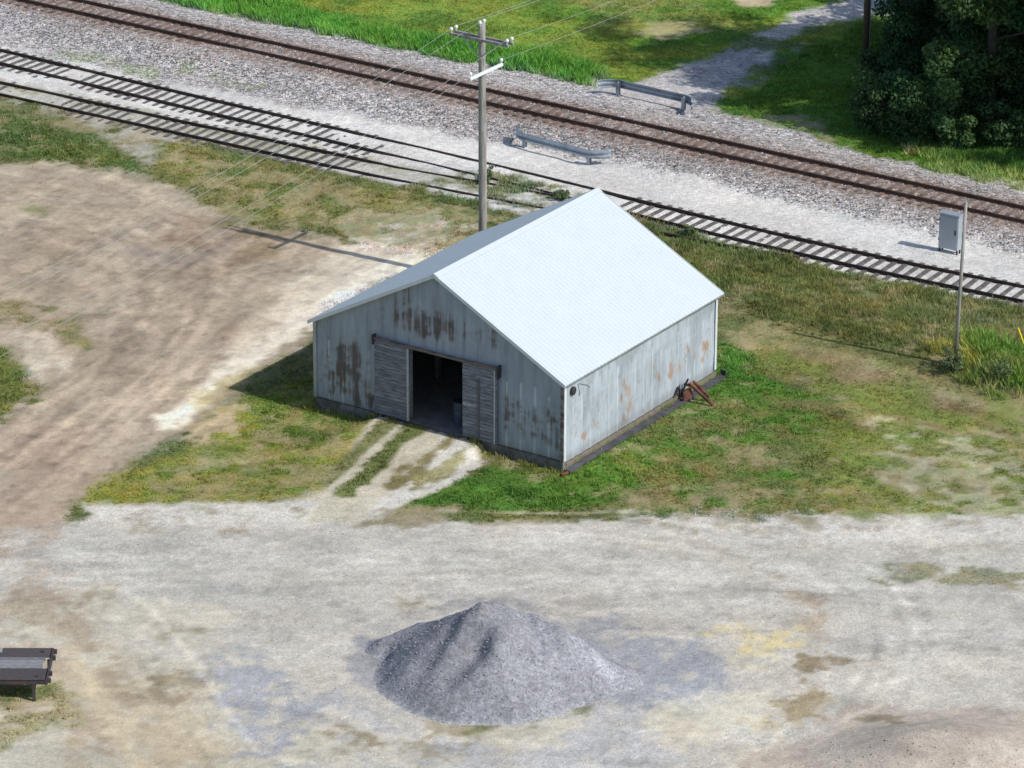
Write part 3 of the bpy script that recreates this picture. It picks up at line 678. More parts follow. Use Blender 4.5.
# ------------------------------------------------------------------ grass and weeds: blades with real height
x0, x1, y0, y1 = -29, 30, -33, 56
def sample(arr, x, y):
    i = np.clip(np.searchsorted(XS, x), 0, nx-1); j = np.clip(np.searchsorted(YS, y), 0, ny-1)
    return arr[j*nx+i]
def blades(name, x, y, h, colr, nb, wfac, lean, sd):
    r = np.random.default_rng(sd); n = x.size
    X = np.repeat(x, nb)+r.normal(0, .035, n*nb); Y = np.repeat(y, nb)+r.normal(0, .035, n*nb)
    H = np.repeat(h, nb)*r.uniform(.55, 1.25, n*nb)
    Z = np.repeat(height(x, y), nb)-.02
    a = r.uniform(0, 2*np.pi, n*nb); l = r.uniform(.15, lean, n*nb)*H; wd = (.012+.10*H)*wfac*r.uniform(.7, 1.3, n*nb)
    tx = X+np.cos(a)*l; ty = Y+np.sin(a)*l
    b = r.uniform(0, 2*np.pi, n*nb); dx = np.cos(b)*wd/2; dy = np.sin(b)*wd/2
    V = np.stack([np.stack([X-dx, Y-dy, Z], -1), np.stack([X+dx, Y+dy, Z], -1),
                  np.stack([X*.45+tx*.55+dx*.7, Y*.45+ty*.55+dy*.7, Z+H*.62], -1), np.stack([tx, ty, Z+H], -1)], 1).reshape(-1, 3)
    F = np.arange(n*nb*4).reshape(-1, 4)
    C = np.repeat(colr, nb, 0)*r.uniform(.75, 1.4, (n*nb, 1)); C = np.clip(C, 0, .8)
    C4 = np.repeat(C, 4, 0)
    o = mesh_np(name, V, F, M['grass'], colors={'Col': C4}); o['kind'] = 'stuff'; return o
def stones_(name, n, test, smin, smax, cf, sd_, label, cat):
    r = np.random.default_rng(sd_); x = r.uniform(x0, x1, n); y = r.uniform(y0, y1, n)
    ok = test(x, y, r) & (np.abs(x) < (y+150)*.1315)
    q = np.stack([x, y], 1)[ok]; x, y = q[:, 0], q[:, 1]; n = x.size
    z = sample(GZ, x, y); s = smin+(smax-smin)*r.uniform(0, 1, n)**2.5
    base_ = np.array([(1, 0, 0), (.2, .95, 0), (-.9, .35, 0), (-.5, -.8, 0), (.6, -.75, 0), (.1, .1, .75), (0, 0, -.5)])
    a = r.uniform(0, 6.28, n); c, s_ = np.cos(a), np.sin(a)
    v = base_[None]*(1+r.uniform(-.25, .25, (n, 7, 1)))*(s[:, None, None]/2)
    X = v[..., 0]*c[:, None]-v[..., 1]*s_[:, None]+x[:, None]; Y = v[..., 0]*s_[:, None]+v[..., 1]*c[:, None]+y[:, None]; Z = v[..., 2]+z[:, None]
    V = np.stack([X, Y, Z], -1).reshape(-1, 3)
    t = np.array([(0, 1, 5), (1, 2, 5), (2, 3, 5), (3, 4, 5), (4, 0, 5)]); F = (t[None]+7*np.arange(n)[:, None, None]).reshape(-1, 3)
    C = np.repeat(cf(x, y, n, r), 7, 0)
    o = mesh_np(name, V, F, M['stone'], colors={'Col': C}); tag(o, label, cat, kind='stuff'); print(name, n); return o
def cfb(x, y, n, r):
    g = np.clip(r.normal(.35, .17, n), .06, .68)[:, None]; return g*np.array([[1.0, .98, .985]])*(1+r.normal(0, .04, (n, 3)))*(.6+.4*np.clip(sample(col, x, y).mean(1)/.36, .4, 1.1))[:, None]
stones_('ballast_stones', 330000, lambda x, y, r: (sample(kb, x, y) > .55) & (r.uniform(0, 1, x.size) < .75), .05, .13, cfb, 5, 'loose coarse grey ballast stones around the main track', 'ballast stones')
def cfy(x, y, n, r): return np.clip(sample(col, x, y)*np.clip(r.normal(1.0, .20, n), .45, 1.4)[:, None], .03, .8)
stones_('loose_gravel', 240000, lambda x, y, r: (sample(kb, x, y) < .5) & (sample(kg, x, y)*.55 > r.uniform(0, 1, x.size)), .03, .085, cfy, 6, 'small loose pale stones scattered over the yard and the siding bed', 'loose gravel')
NG = 420000
rx = rng.uniform(x0, x1, NG); ry = rng.uniform(y0, y1, NG)
d_ = sample(gd, rx, ry); h_ = sample(gh, rx, ry)
vis = np.abs(rx) < (ry+150)*.1315
clump = fbm(rx, ry, 2.2, 91, 3)
ok = (rng.uniform(0, 1, NG) < d_*np.clip(clump*2-.35, .1, 1)) & (h_ > .03) & vis
bx, by = tobarn(rx, ry); ok &= ~((np.abs(bx) < W_/2+.1) & (np.abs(by) < L_/2+.1))
rx, ry, h_ = rx[ok], ry[ok], h_[ok]
hh = h_*(.45+1.1*fbm(rx, ry, .9, 92, 3))
cc = sample(col, rx, ry)*np.array([1.28, 1.24, 1.22])
tall = h_ > .18
print('tufts', rx.size, tall.sum())
g = blades('grass', rx[~tall], ry[~tall], hh[~tall], cc[~tall], 4, 1.6, .9, 1)
g2 = blades('tall_grass', np.repeat(rx[tall], 2)+rng.normal(0, .07, tall.sum()*2), np.repeat(ry[tall], 2)+rng.normal(0, .07, tall.sum()*2), np.repeat(hh[tall], 2)*1.1, np.repeat(cc[tall], 2, 0)*1.35, 4, .75, .8, 2)
tag(g, 'short patchy green grass around the barn and across the lawn', 'grass'); tag(g2, 'tall weeds along the tracks and the bank', 'weeds')

WDZ1, WDZ2 = 0.0, 0.0
# ------------------------------------------------------------------ barn
barn = empty('barn', (BC[0], BC[1], 0), YAW, label='weathered grey metal barn with white gable roof and open sliding doors', cat='barn')
BT = Matrix.Translation((BC[0], BC[1], 0)) @ Matrix.Rotation(YAW, 4, 'Z'); BI = BT.inverted()
def onplane(px, py, axis_, val):
    o_ = BI @ Vector(CAM); d = (BI.to_3x3() @ Vector(ray(px, py)))
    t = (val-o_[axis_])/d[axis_]; return o_ + d*t
def fr(px, py):
    p = onplane(px, py, 1, -L_/2); return p.x, p.z
def sd(px, py):
    p = onplane(px, py, 0, W_/2); return p.y, p.z
hw, hl = W_/2, L_/2
SL = (HR-HE)/hw
def ztop(x): return HR - abs(x)*SL - .03
ZB = .40
DX0, DX1 = fr(409.5, 385)[0], fr(465, 395)[0]
DZ1 = (fr(409.5, 349)[1]+fr(465, 361)[1])/2
print('door', DX0, DX1, DZ1, 'sill', fr(409.5, 419)[1], fr(465, 433)[1])
def gauss(x, z, blobs):
    t = np.zeros_like(x)
    for (cx, cz, sx, sz, a) in blobs: t = np.maximum(t, a*np.exp(-((x-cx)/sx)**4-((z-cz)/sz)**4))
    return t
def siding(name, u0, u1, ztopf, hole, blobs, base, P3, seed, streak=1.0, zbot=.40):
    """ribbed sheet wall; u runs along the wall. P3(u, z, out) -> xyz"""
    du = .05; us = np.arange(u0, u1+1e-6, (u1-u0)/round((u1-u0)/du))
    if hole: us = np.unique(np.concatenate([us, [hole[0]-1e-3, hole[0], hole[1], hole[1]+1e-3]]))
    V = []; Fc = []; U = []; Z = []; nz = 60
    for i, u in enumerate(us):
        top = ztopf(u); zb = zbot
        if hole and hole[0]-1e-6 <= u <= hole[1]+1e-6: zb = hole[2]
        for k in range(nz+1):
            U.append(u); Z.append(zb+(top-zb)*k/nz)
    U = np.array(U); Z = np.array(Z)
    ph = (U-u0)/.61; fr_ = np.abs(ph-np.round(ph))*.61
    rib = .028*np.exp(-(fr_/.035)**2)
    ph2 = (U-u0)/.122; rib2 = .004*np.cos(ph2*2*np.pi)
    lap = .008*(Z < 2.35)
    dent = .03*(fbm(U, Z, .9, seed+5, 3)-.5)
    out = rib+rib2+lap+dent
    V = P3(U, Z, out)
    n = len(us); I = np.arange(n*(nz+1)).reshape(n, nz+1)
    F = np.stack([I[:-1, :-1], I[1:, :-1], I[1:, 1:], I[:-1, 1:]], -1).reshape(-1, 4)
    c = np.tile(np.array(base), (U.size, 1))
    mott = fbm(U, Z*.5, 1.6, seed, 4)
    c *= (1+.35*(mott-.5))[:, None]
    pan = _h(np.floor(ph+.0).astype(int), np.where(Z < 2.35, 1, 2).astype(int), seed+3)
    c *= (1+.10*(pan-.5))[:, None]
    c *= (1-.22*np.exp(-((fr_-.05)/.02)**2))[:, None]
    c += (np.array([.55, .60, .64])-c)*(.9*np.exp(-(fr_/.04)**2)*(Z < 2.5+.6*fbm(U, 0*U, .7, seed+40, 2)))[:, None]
    # run-off streaks, then rust
    st = fbm(U*7, Z*.55, 1.0, seed+9, 4)
    wst = ss(.55, .75, st)*.35*streak; c += (np.array([.20, .22, .24])-c)*wst[:, None]
    g = gauss(U, Z, blobs)
    n1 = fbm(U*15, Z*.9, 1.0, seed+11, 4); n2 = fbm(U*2.6, Z*4, 1.3, seed+12, 4)
    edge = np.exp(-(fr_/.12)**2)*.14
    m = ss(.46, .66, n1*.6+n2*.4+edge+(g-1)*.35)*(g > .02)
    hal = ss(.34, .60, n1*.5+n2*.5+edge+(g-1)*.3)*(g > .02)
    c += (np.array([.20, .17, .15])-c)*(hal*.5)[:, None]
    rc = np.where((fbm(U*3, Z*2, 1.7, seed+13, 3) > .58)[:, None], np.array([[.10, .055, .042]]), np.array([[.045, .04, .04]]))
    c += (rc-c)*(m*.78)[:, None]
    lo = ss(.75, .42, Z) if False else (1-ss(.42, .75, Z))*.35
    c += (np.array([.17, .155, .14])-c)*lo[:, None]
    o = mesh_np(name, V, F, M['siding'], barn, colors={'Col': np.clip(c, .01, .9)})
    md = o.modifiers.new('s', 'SOLIDIFY'); md.thickness = .04; md.offset = -1
    return o
def B(px, py, rx_, rz_, a=1.0, f=fr):
    u, z = f(px, py); return (u, z, rx_, rz_, a)
fb = [B(347, 372, .85, 1.25, 1.25), B(357, 395, .5, .6, 1.1), B(333, 365, .6, .9, .8), B(420, 322, 1.35, .62, 1.15), B(400, 300, .6, .7, .8), B(445, 328, .5, .6, 1.1), B(540, 425, 1.3, .8, .85),
      B(512, 418, .5, .8, .8), B(480, 335, 1.2, .4, .55), B(368, 400, .4, .4, 1.0), B(558, 440, .2, 1.4, .9)]
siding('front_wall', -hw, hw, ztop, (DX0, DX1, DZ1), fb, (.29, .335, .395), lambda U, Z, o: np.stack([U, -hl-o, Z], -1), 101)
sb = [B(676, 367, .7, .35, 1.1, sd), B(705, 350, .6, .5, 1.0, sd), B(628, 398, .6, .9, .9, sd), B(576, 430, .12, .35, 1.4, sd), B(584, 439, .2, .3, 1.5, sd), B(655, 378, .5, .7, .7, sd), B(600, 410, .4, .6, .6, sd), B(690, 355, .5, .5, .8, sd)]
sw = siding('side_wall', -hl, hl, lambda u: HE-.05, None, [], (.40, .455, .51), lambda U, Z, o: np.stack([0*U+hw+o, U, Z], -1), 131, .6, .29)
def recolor_side(o):
    me = o.data; n = len(me.vertices); v = np.zeros(n*3, np.float32); me.vertices.foreach_get('co', v); v = v.reshape(-1, 3)
    c = np.zeros(n*4, np.float32); me.color_attributes['Col'].data.foreach_get('color', c); c = c.reshape(-1, 4)
    U, Z = v[:, 1].astype(float), v[:, 2].astype(float)
    g = gauss(U, Z, sb); n1 = fbm(U*2.6, Z*1.5, 1.3, 141, 5)
    m = ss(.44, .64, n1+(g-1)*.3)*(g > .02)
    c[:, :3] += (np.array([.36, .20, .11])-c[:, :3])*(m*.75)[:, None]
    n2 = fbm(U*1.0, Z*.6, .8, 142, 4); pat = ss(.48, .6, n2)
    c[:, :3] *= (1-.20*pat)[:, None]
    sp = ss(.70, .78, fbm(U*6, Z*3, 1.5, 143, 2)); c[:, :3] += (np.array([.18, .17, .16])-c[:, :3])*(sp*.3)[:, None]
    me.color_attributes['Col'].data.foreach_set('color', c.ravel())
recolor_side(sw)
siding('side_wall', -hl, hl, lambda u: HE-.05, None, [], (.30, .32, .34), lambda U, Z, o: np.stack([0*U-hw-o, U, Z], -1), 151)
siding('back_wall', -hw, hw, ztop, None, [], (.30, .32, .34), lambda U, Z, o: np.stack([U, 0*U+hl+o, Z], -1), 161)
# foundation: front in two lengths, sides, back
for a, b, y, m_ in ((-hw-.03, DX0, -hl, 'concrete'), (DX1, hw+.03, -hl, 'concrete')):
    MB().box(a, b, y-.05, y+.15, -.25, ZB-.02).build('foundation', M[m_], barn, .01)
MB().box(hw-.15, hw+.06, -hl+.153, hl+.05, -.25, .27).build('foundation', M['concrete_side'], barn, .01)
MB().box(-hw-.05, -hw+.15, -hl+.153, hl+.05, -.25, ZB-.02).build('foundation', M['concrete'], barn, .01)
MB().box(-hw+.153, hw-.153, hl-.15, hl+.05, -.25, ZB-.02).build('foundation', M['concrete'], barn, .01)
MB().box(-hw+.16, hw-.16, -hl+.02, hl-.16, -.1, .37).build('floor', M['floor'], barn)
# corner flashings
for sx in (-1, 1):
    m = MB(); m.box(sx*hw-.09, sx*hw+.055, -hl-.062, -hl-.034, ZB, HE-.04).build('corner_trim', M['oldrust'] if sx > 0 else M['galv'], barn, .004)
MB().box(hw+.036, hw+.064, -hl-.03, -hl+.10, ZB, HE-.04).build('corner_trim', M['trim'], barn, .004)
MB().box(hw+.036, hw+.064, hl-.1, hl+.03, ZB, HE-.04).build('corner_trim', M['trim'], barn, .004)
# roof: ribbed sheets
def roof_panel(sx):
    run = hw+OV; ys = []; 
    y = -hl-OV; pat = []
    while y < hl+OV:
        for dy, dz in ((0, 0), (.085, 0), (.10, .016), (.128, .016), (.143, 0)): 
            if y+dy < hl+OV: pat.append((y+dy, dz))
        y += .2286
    pat.append((hl+OV, 0)); n = len(pat)
    V = []
    for (u, zz) in ((0, HR), (run, HR-SL*run)):
        for (yy, dz) in pat: V.append((sx*u, yy, zz+dz))
    for (u, zz) in ((0, HR), (run, HR-SL*run)):
        for (yy, dz) in pat: V.append((sx*u, yy, zz+dz-.03))
    F = [(i, i+1, n+i+1, n+i) for i in range(n-1)]+[(2*n+i+1, 2*n+i, 3*n+i, 3*n+i+1) for i in range(n-1)]
    F += [(n+i, n+i+1, 3*n+i+1, 3*n+i) for i in range(n-1)]+[(0, n, 3*n, 2*n), (n-1, 2*n-1, 4*n-1, 3*n-1)]
    if sx < 0: F = [tuple(reversed(f)) for f in F]
    m = MB(); m.add(V, F); return m.build('roof_panel', M['roof'], barn)
roof_panel(1); roof_panel(-1)
m = MB()
for sx in (-1, 1):
    m.bar((sx*.10, -hl-OV-.015, HR-SL*.10+.035), (sx*.10, hl+OV+.015, HR-SL*.10+.035), .24, .012, up=(sx*SL, 0, 1))
m.build('ridge_cap', M['roof'], barn)
for sy in (-1, 1):
    for sx in (-1, 1):
        m = MB(); y = sy*(hl+OV+.006)
        x1_, z1_ = sx*(hw+OV), HR-SL*(hw+OV)
        V = [(0, y, HR+.02), (x1_, y, z1_+.02), (x1_, y, z1_-.13), (0, y, HR-.13), (0, y+sy*.02, HR+.02), (x1_, y+sy*.02, z1_+.02), (x1_, y+sy*.02, z1_-.13), (0, y+sy*.02, HR-.13)]
        m.add(V, [(0, 1, 2, 3), (7, 6, 5, 4), (0, 4, 5, 1), (3, 2, 6, 7), (1, 5, 6, 2), (0, 3, 7, 4)]).build('rake_trim', M['trim'], barn)
for sx in (-1, 1):
    x = sx*(hw+OV); z = HR-SL*(hw+OV)
    MB().box(min(x-sx*.03, x-sx*.012), max(x-sx*.03, x-sx*.012), -hl-OV+.01, hl+OV-.01, z-.10, z-.035).build('eave_trim', M['trim'] if sx < 0 else M['galv'], barn)
    MB().box(min(sx*(hw+.04), x-sx*.04), max(sx*(hw+.04), x-sx*.04), -hl-OV+.02, hl+OV-.02, z-.045, z-.033).build('soffit', M['darkmetal'], barn)
# door track and its end brackets
tx0, tz0 = fr(376, 343); tx1, tz1 = fr(501, 371)
tz = DZ1+.06
m = MB(); m.box(tx0, tx1, -hl-.20, -hl-.07, tz, tz+.065, (.17, .145, .14)); m.box(tx0, tx1, -hl-.21, -hl-.05, tz+.065, tz+.082, (.27, .19, .16))
trk = m.build('door_track', M['board'], barn, .004)
for x, h0 in ((tx0, .18), (tx1, .30)):
    MB().box(x-.035, x+.035, -hl-.24, -hl-.04, tz-h0, tz+.20).build('bracket', M['darkmetal'], trk, .006)
def door(x0_, x1_, z0_, z1_, brace, seed):
    r = random.Random(seed); m = MB(); z = z0_; yb = -hl-.14
    while z < z1_-.02:
        h_ = min(.135, z1_-z); g = r.uniform(.75, 1.2)
        m.box(x0_, x1_, yb-.022-r.uniform(0, .008), yb+.02, z, z+h_-.010, (.21*g, .23*g, .26*g)); z += h_
    d = m.build('sliding_door', M['board'], barn, .003)
    return d
dl0 = fr(377, 380)[0]
zd = fr(409.5, 419)[1]-.02
d1 = door(dl0, DX0+.0, zd, tz-.01, False, 3)
d1['label'] = 'left plank door hanging on its rail'
MB().box(DX0+.002, DX0+.055, -hl-.19, -hl-.10, zd, tz-.02).build('edge_trim', M['oldtrim'], d1, .003)
for zc in (zd+.35, tz-.4): MB().box(dl0+.05, DX0-.05, -hl-.115, -hl-.075, zc, zc+.14, (.2, .2, .21)).build('brace', M['board'], d1)
dr1 = fr(499, 400)[0]
d2 = door(DX1, dr1, zd, tz-.01, True, 4)
d2['label'] = 'right plank door with a dark upright brace'
bx0 = fr(481, 400)[0]
MB().box(bx0-.06, bx0+.05, -hl-.20, -hl-.171, zd+.1, tz-.5, (.12, .125, .135)).build('brace', M['board'], d2, .003)
MB().box(DX1+.02, bx0-.07, -hl-.19, -hl-.171, zd+1.25, zd+1.38, (.42, .44, .46)).build('brace', M['board'], d2, .003)
MB().box(dr1-.10, dr1-.05, -hl-.20, -hl-.171, zd, tz-.02).build('edge_trim', M['oldtrim'], d2, .003)
# door frame inside edge
MB().box(DX1-.05, DX1-.003, -hl+.02, -hl+.14, .37, DZ1, (.16, .16, .16)).build('door_jamb', M['board'], barn)
MB().box(DX0+.003, DX0+.05, -hl+.02, -hl+.14, .37, DZ1, (.2, .2, .2)).build('door_jamb', M['board'], barn)
# posts and beams inside
for x, y in ((-.2, -1.2), (-.2, 2.2), (2.4, -1.2), (-2.8, -1.2), (2.4, 2.2), (-2.8, 2.2)):
    MB().box(x-.09, x+.09, y-.09, y+.09, .37, 3.5, (.2, .18, .16)).build('post', M['board'], barn)
for y in (-1.2, 2.2): MB().box(-hw+.6, hw-.6, y-.07, y+.07, 3.5, 3.72, (.2, .18, .16)).build('beam', M['board'], barn)
# round vent and lamp arm near the corner of the side wall
u, z = sd(572, 390.5)
m = MB(); m.tube([(hw+.02, u, z), (hw+.09, u, z)], .16, 16); m.tube([(hw+.09, u, z), (hw+.12, u, z)], [.16, .10], 16)
m.build('vent', M['darkmetal'], barn)
u, z = sd(578, 383.5)
MB().tube([(hw+.03, u, z), (hw+.35, u+.12, z-.03), (hw+.42, u+.15, z-.10)], [.025, .03, .05], 8).build('lamp_arm', M['galv'], barn)

def inb(x, y, z=0): return BT @ Vector((x, y, z))
# things standing in the barn
dp = onplane(457, 425, 2, .37)
dr = empty('drum', inb(dp.x+.05, dp.y+.2, .37), 0, label='dark drum standing on the floor just inside the barn doorway', cat='drum')
m = MB(); m.tube([(0, 0, 0), (0, 0, .3), (0, 0, .31), (0, 0, .6), (0, 0, .61), (0, 0, .9)], [.285, .285, .30, .30, .285, .285], 20)
m.build('barrel', M['drum'], dr, smooth=False); m = MB(); m.tube([(0, 0, .9), (0, 0, .925)], [.295, .295], 20); m.build('rim', M['darkmetal'], dr)
tr = empty('tire', inb(dp.x-.1, dp.y+1.1, .37+.42), 0, label='worn tyre with a pale rim leaning behind the drum in the dark doorway', cat='tyre')
tr.rotation_euler = (R(12), 0, YAW+.3)
m = MB(); n = 24; vs = []; 
for i in range(n):
    a = 2*math.pi*i/n
    for k in range(8):
        b = 2*math.pi*k/8; rr = .32+.10*math.cos(b); vs.append((rr*math.cos(a), .11*math.sin(b), rr*math.sin(a)))
m.add(vs, [(i*8+k, i*8+(k+1) % 8, ((i+1) % n)*8+(k+1) % 8, ((i+1) % n)*8+k) for i in range(n) for k in range(8)]).build('tyre_ring', M['rubber'], tr, smooth=True)
MB().tube([(0, -.05, 0), (0, .05, 0)], .21, 20).build('rim', M['galv'], tr)

# long dark steel channel along the side wall
a = gat(563, 478); b = gat(719, 370)
c_ = inb(hw+.36, -hl-.05); 
st = empty('steel_channel', inb(hw+.25, 0, 0), YAW, label='long dark steel channel lying in the grass along the barn side wall', cat='channel')
m = MB(); m.box(-.13, .13, -hl-.10, hl+.18, .10, .14); m.box(-.13, -.105, -hl-.10, hl+.18, -.08, .10); m.box(.105, .13, -hl-.10, hl+.18, -.08, .10)
m.build('channel', M['tar'], st, .004)
MB().tube([(.05, -hl-.12, .08), (-.04, -hl-.42, .07)], .06, 10).build('orange_pipe_end', M['rust'], st)['label'] = 'rusty orange pipe stub at the near end'
bk = MB(); bk.box(-.1, .12, hl+.19, hl+.27, -.05, .34); bk.build('end_plate', M['darkmetal'], st, .005)

# rusty farm implement leaning at the wall
o0 = gat(690, 396)
im = empty('farm_implement', o0, YAW, label='rusty red iron farm implement leaning against the barn side wall', cat='implement')
def wp(px, py, z): 
    p = at(px, py, z); v = Matrix.Rotation(-YAW, 3, 'Z') @ Vector((p[0]-o0[0], p[1]-o0[1], z-o0[2])); return v
m = MB(); m.bar(wp(689, 383, .75), wp(713, 405, .08), .13, .08); m.build('beam', M['rust'], im, .008)
m = MB(); m.bar(wp(693, 381, .78), wp(709, 397, .22), .11, .08); m.build('beam', M['rust'], im, .008)
m = MB(); m.bar(wp(688, 379, .95), wp(681, 395, .25), .10, .06); m.build('tine', M['darkmetal'], im, .008)
m = MB(); m.bar(wp(679, 387, .65), wp(670, 402, .10), .12, .06); m.bar(wp(679, 387, .65), wp(680, 395, .3), .08, .05); m.build('tine', M['darkmetal'], im, .008)
m = MB(); m.add([wp(683, 392, .45), wp(691, 388, .55), wp(693, 397, .25), wp(684, 402, .12), wp(683, 391, .40), wp(691, 387, .50), wp(693, 396, .20), wp(684, 401, .07)],
                [(0, 1, 2, 3), (7, 6, 5, 4), (0, 4, 5, 1), (1, 5, 6, 2), (2, 6, 7, 3), (3, 7, 4, 0)]); m.build('share_plate', M['rust'], im)
m = MB(); m.bar(wp(684, 384, .62), wp(692, 386, .62), .08, .08); m.build('crossbar', M['rust'], im, .008)
m = MB(); m.bar(wp(681, 398, .30), wp(682, 403, .02), .11, .04); m.build('foot_plate', M['rust'], im, .006)

# ------------------------------------------------------------------ railway
def cr(pts, step=.4):
    P_ = [np.array(p) for p in pts]; P_ = [2*P_[0]-P_[1]]+P_+[2*P_[-1]-P_[-2]]; out = []
    for i in range(1, len(P_)-2):
        n = max(2, int(np.linalg.norm(P_[i+1]-P_[i])/step))
        for k in range(n):
            t = k/n; out.append(.5*((2*P_[i])+(-P_[i-1]+P_[i+1])*t+(2*P_[i-1]-5*P_[i]+4*P_[i+1]-P_[i+2])*t*t+(-P_[i-1]+3*P_[i]-3*P_[i+1]+P_[i+2])*t**3))
    out.append(P_[-2]); return np.array(out)
def extend(pts, a, b):
    pts = [np.array(p)[:2] for p in pts]
    d0 = (pts[0]-pts[1]); d0 /= np.linalg.norm(d0); d1_ = pts[-1]-pts[-2]; d1_ /= np.linalg.norm(d1_)
    return ([pts[0]+d0*a] if a else [])+pts+([pts[-1]+d1_*b] if b else [])
PROF = [(-.07, 0), (-.07, .014), (-.012, .035), (-.012, .12), (-.037, .135), (-.037, .17), (.037, .17), (.037, .135), (.012, .12), (.012, .035), (.07, .014), (.07, 0)]
def rail(line, z, mat_, parent, name='rail'):
    line = np.asarray(line); n = len(line); t = np.gradient(line, axis=0); t /= np.linalg.norm(t, axis=1)[:, None]; nn = np.stack([-t[:, 1], t[:, 0]], -1)
    V = []; 
    for i in range(n):
        for (a, b) in PROF: V.append((line[i, 0]+nn[i, 0]*a, line[i, 1]+nn[i, 1]*a, z[i]+b))
    k = len(PROF); F = [(i*k+j, i*k+(j+1) % k, (i+1)*k+(j+1) % k, (i+1)*k+j) for i in range(n-1) for j in range(k)]
    F = [tuple(reversed(f)) for f in F]
    m = MB(); m.add(V, F); o = m.build(name, mat_, parent); return o
def ties_along(line, z, root, mat_, tname, step=.5, length=2.6, limit=100, skip=None, width=.23, jit=.05, sd_=1):
    r = random.Random(sd_)
    seg = np.diff(line, axis=0); s = np.concatenate([[0], np.cumsum(np.hypot(seg[:, 0], seg[:, 1]))])
    pos = np.arange(.2, s[-1], step); items = []
    for p in pos:
        x = np.interp(p, s, line[:, 0]); y = np.interp(p, s, line[:, 1]); i = min(np.searchsorted(s, p), len(line)-1); d = line[i]-line[i-1]
        items.append((x, y, math.atan2(d[1], d[0]), np.interp(p, s, z)))
    if skip: items = [q for q in items if not skip(q[0], q[1])]
    items.sort(key=lambda q: 0 if abs(q[0]) < (q[1]+150)*.128 else 1)
    infr = [q for q in items if abs(q[0]) < (q[1]+150)*.128]; infr.sort(key=lambda q: q[1])
    rest = [q for q in items if abs(q[0]) >= (q[1]+150)*.128]+infr[limit:]; infr = infr[:limit]
    protos = []
    for v_ in range(4):
        m = MB(); l = length*r.uniform(.97, 1.03); m.box(-width/2, width/2, -l/2, l/2, -.16, 0); o = m.build(tname, mat_, None, .015); protos.append(o)
    for i, (x, y, a, zz) in enumerate(infr):
        o = protos[i] if i < 4 else protos[r.randrange(4)].copy()
        if i >= 4: COL.objects.link(o)
        o.parent = root; o.location = (x+r.uniform(-jit, jit)*.5, y, zz+r.uniform(-.015, .012)); o.rotation_euler = (0, r.uniform(-.02, .02), a+r.uniform(-.03, .03))
    if rest:
        m = MB()
        for (x, y, a, zz) in rest: m.box(-width/2, width/2, -length/2, length/2, -.16, 0, None, Matrix.Translation((x, y, zz)) @ Matrix.Rotation(a, 4, 'Z'))
        o = m.build(tname, mat_, root); o['kind'] = 'stuff'
    for o in protos[len(infr):]: bpy.data.objects.remove(o)
ZM = .655
mt = empty('railway_track', (0, 0, 0), 0, label='main railway track of rusty brown rails on a raised bed of coarse ballast', cat='railway track', group='railway tracks')
cl = np.array([E1*s_+MN*MAINQ for s_ in np.arange(-90, 90, 1.0)])
for off in (-.752, .752):
    ln = cl+MN*off; rail(ln, np.full(len(ln), ZM), M['railmain'], mt)
ties_along(cl, np.full(len(cl), ZM+.008), mt, M['tiemain'], 'tie', .51, 2.6, 100, sd_=3)
# siding: near and far rails measured from the photograph
def rl(pts, z=.40): return [at(a, b, z)[:2] for a, b in pts]
sidA = empty('railway_track', (0, 0, 0), 0, label='middle railway siding of dark rails half buried in pale gravel behind the barn', cat='railway track', group='railway tracks')
Acl = rl([(0, 56), (175, 97.5), (350, 138), (440, 159), (520, 178), (600, 197.5), (700, 223), (800, 246), (904, 269), (1024, 293.5)])
Acl = cr(extend(Acl, 40, 40), 1.0)
def smooth(a, n=9):
    k = np.ones(n)/n; b = a.copy()
    for j in (0, 1): b[:, j] = np.convolve(np.pad(a[:, j], n//2, mode='edge'), k, 'valid')
    b[:n] = a[:n]; b[-n:] = a[-n:]; return b
Acl = smooth(Acl)
def offset(line, d):
    t = np.gradient(line, axis=0); t /= np.linalg.norm(t, axis=1)[:, None]; return line+np.stack([-t[:, 1], t[:, 0]], -1)*d
ZS = .315
for off in (-.75, .75):
    ln = offset(Acl, off); rail(ln, np.full(len(ln), ZS-.045), M['rail'], sidA)
ties_along(Acl, np.full(len(Acl), ZS+.001), sidA, M['tie'], 'tie', .53, 2.5, 100, skip=lambda x, y: -5.0 < x < 4.4, sd_=5)
sidC = empty('railway_track', (0, 0, 0), 0, label='nearest railway siding, its dark rails running into weeds behind the utility pole', cat='railway track', group='railway tracks')
Cf = cr(extend(rl([(0, 82), (175, 119.5), (350, 156.5), (400, 168), (478, 181.5), (540, 193), (615, 207)]), 40, 0), 1.0)
Cn = cr(extend(rl([(0, 94), (175, 132), (350, 170), (400, 180.5), (500, 200), (600, 219.5), (655, 231), (740, 247.5), (800, 257)]), 40, 0), 1.0)
def zc(l): return ZS-.045-.0*ss(-3.0, -1.5, l[:, 0])*(1-ss(4.2, 5.5, l[:, 0]))-.02*ss(2, 6, l[:, 0])
rail(Cf, zc(Cf), M['rail'], sidC); rail(Cn, zc(Cn), M['rail'], sidC)
Cc = cr(extend(rl([(0, 88), (175, 125.7), (350, 163.2), (400, 174.2), (470, 188)]), 40, 0), 1.0)
ties_along(Cc, np.full(len(Cc), ZS+.001), sidC, M['tie'], 'tie', .53, 2.5, 100, skip=lambda x, y: x > -4.2, sd_=8)

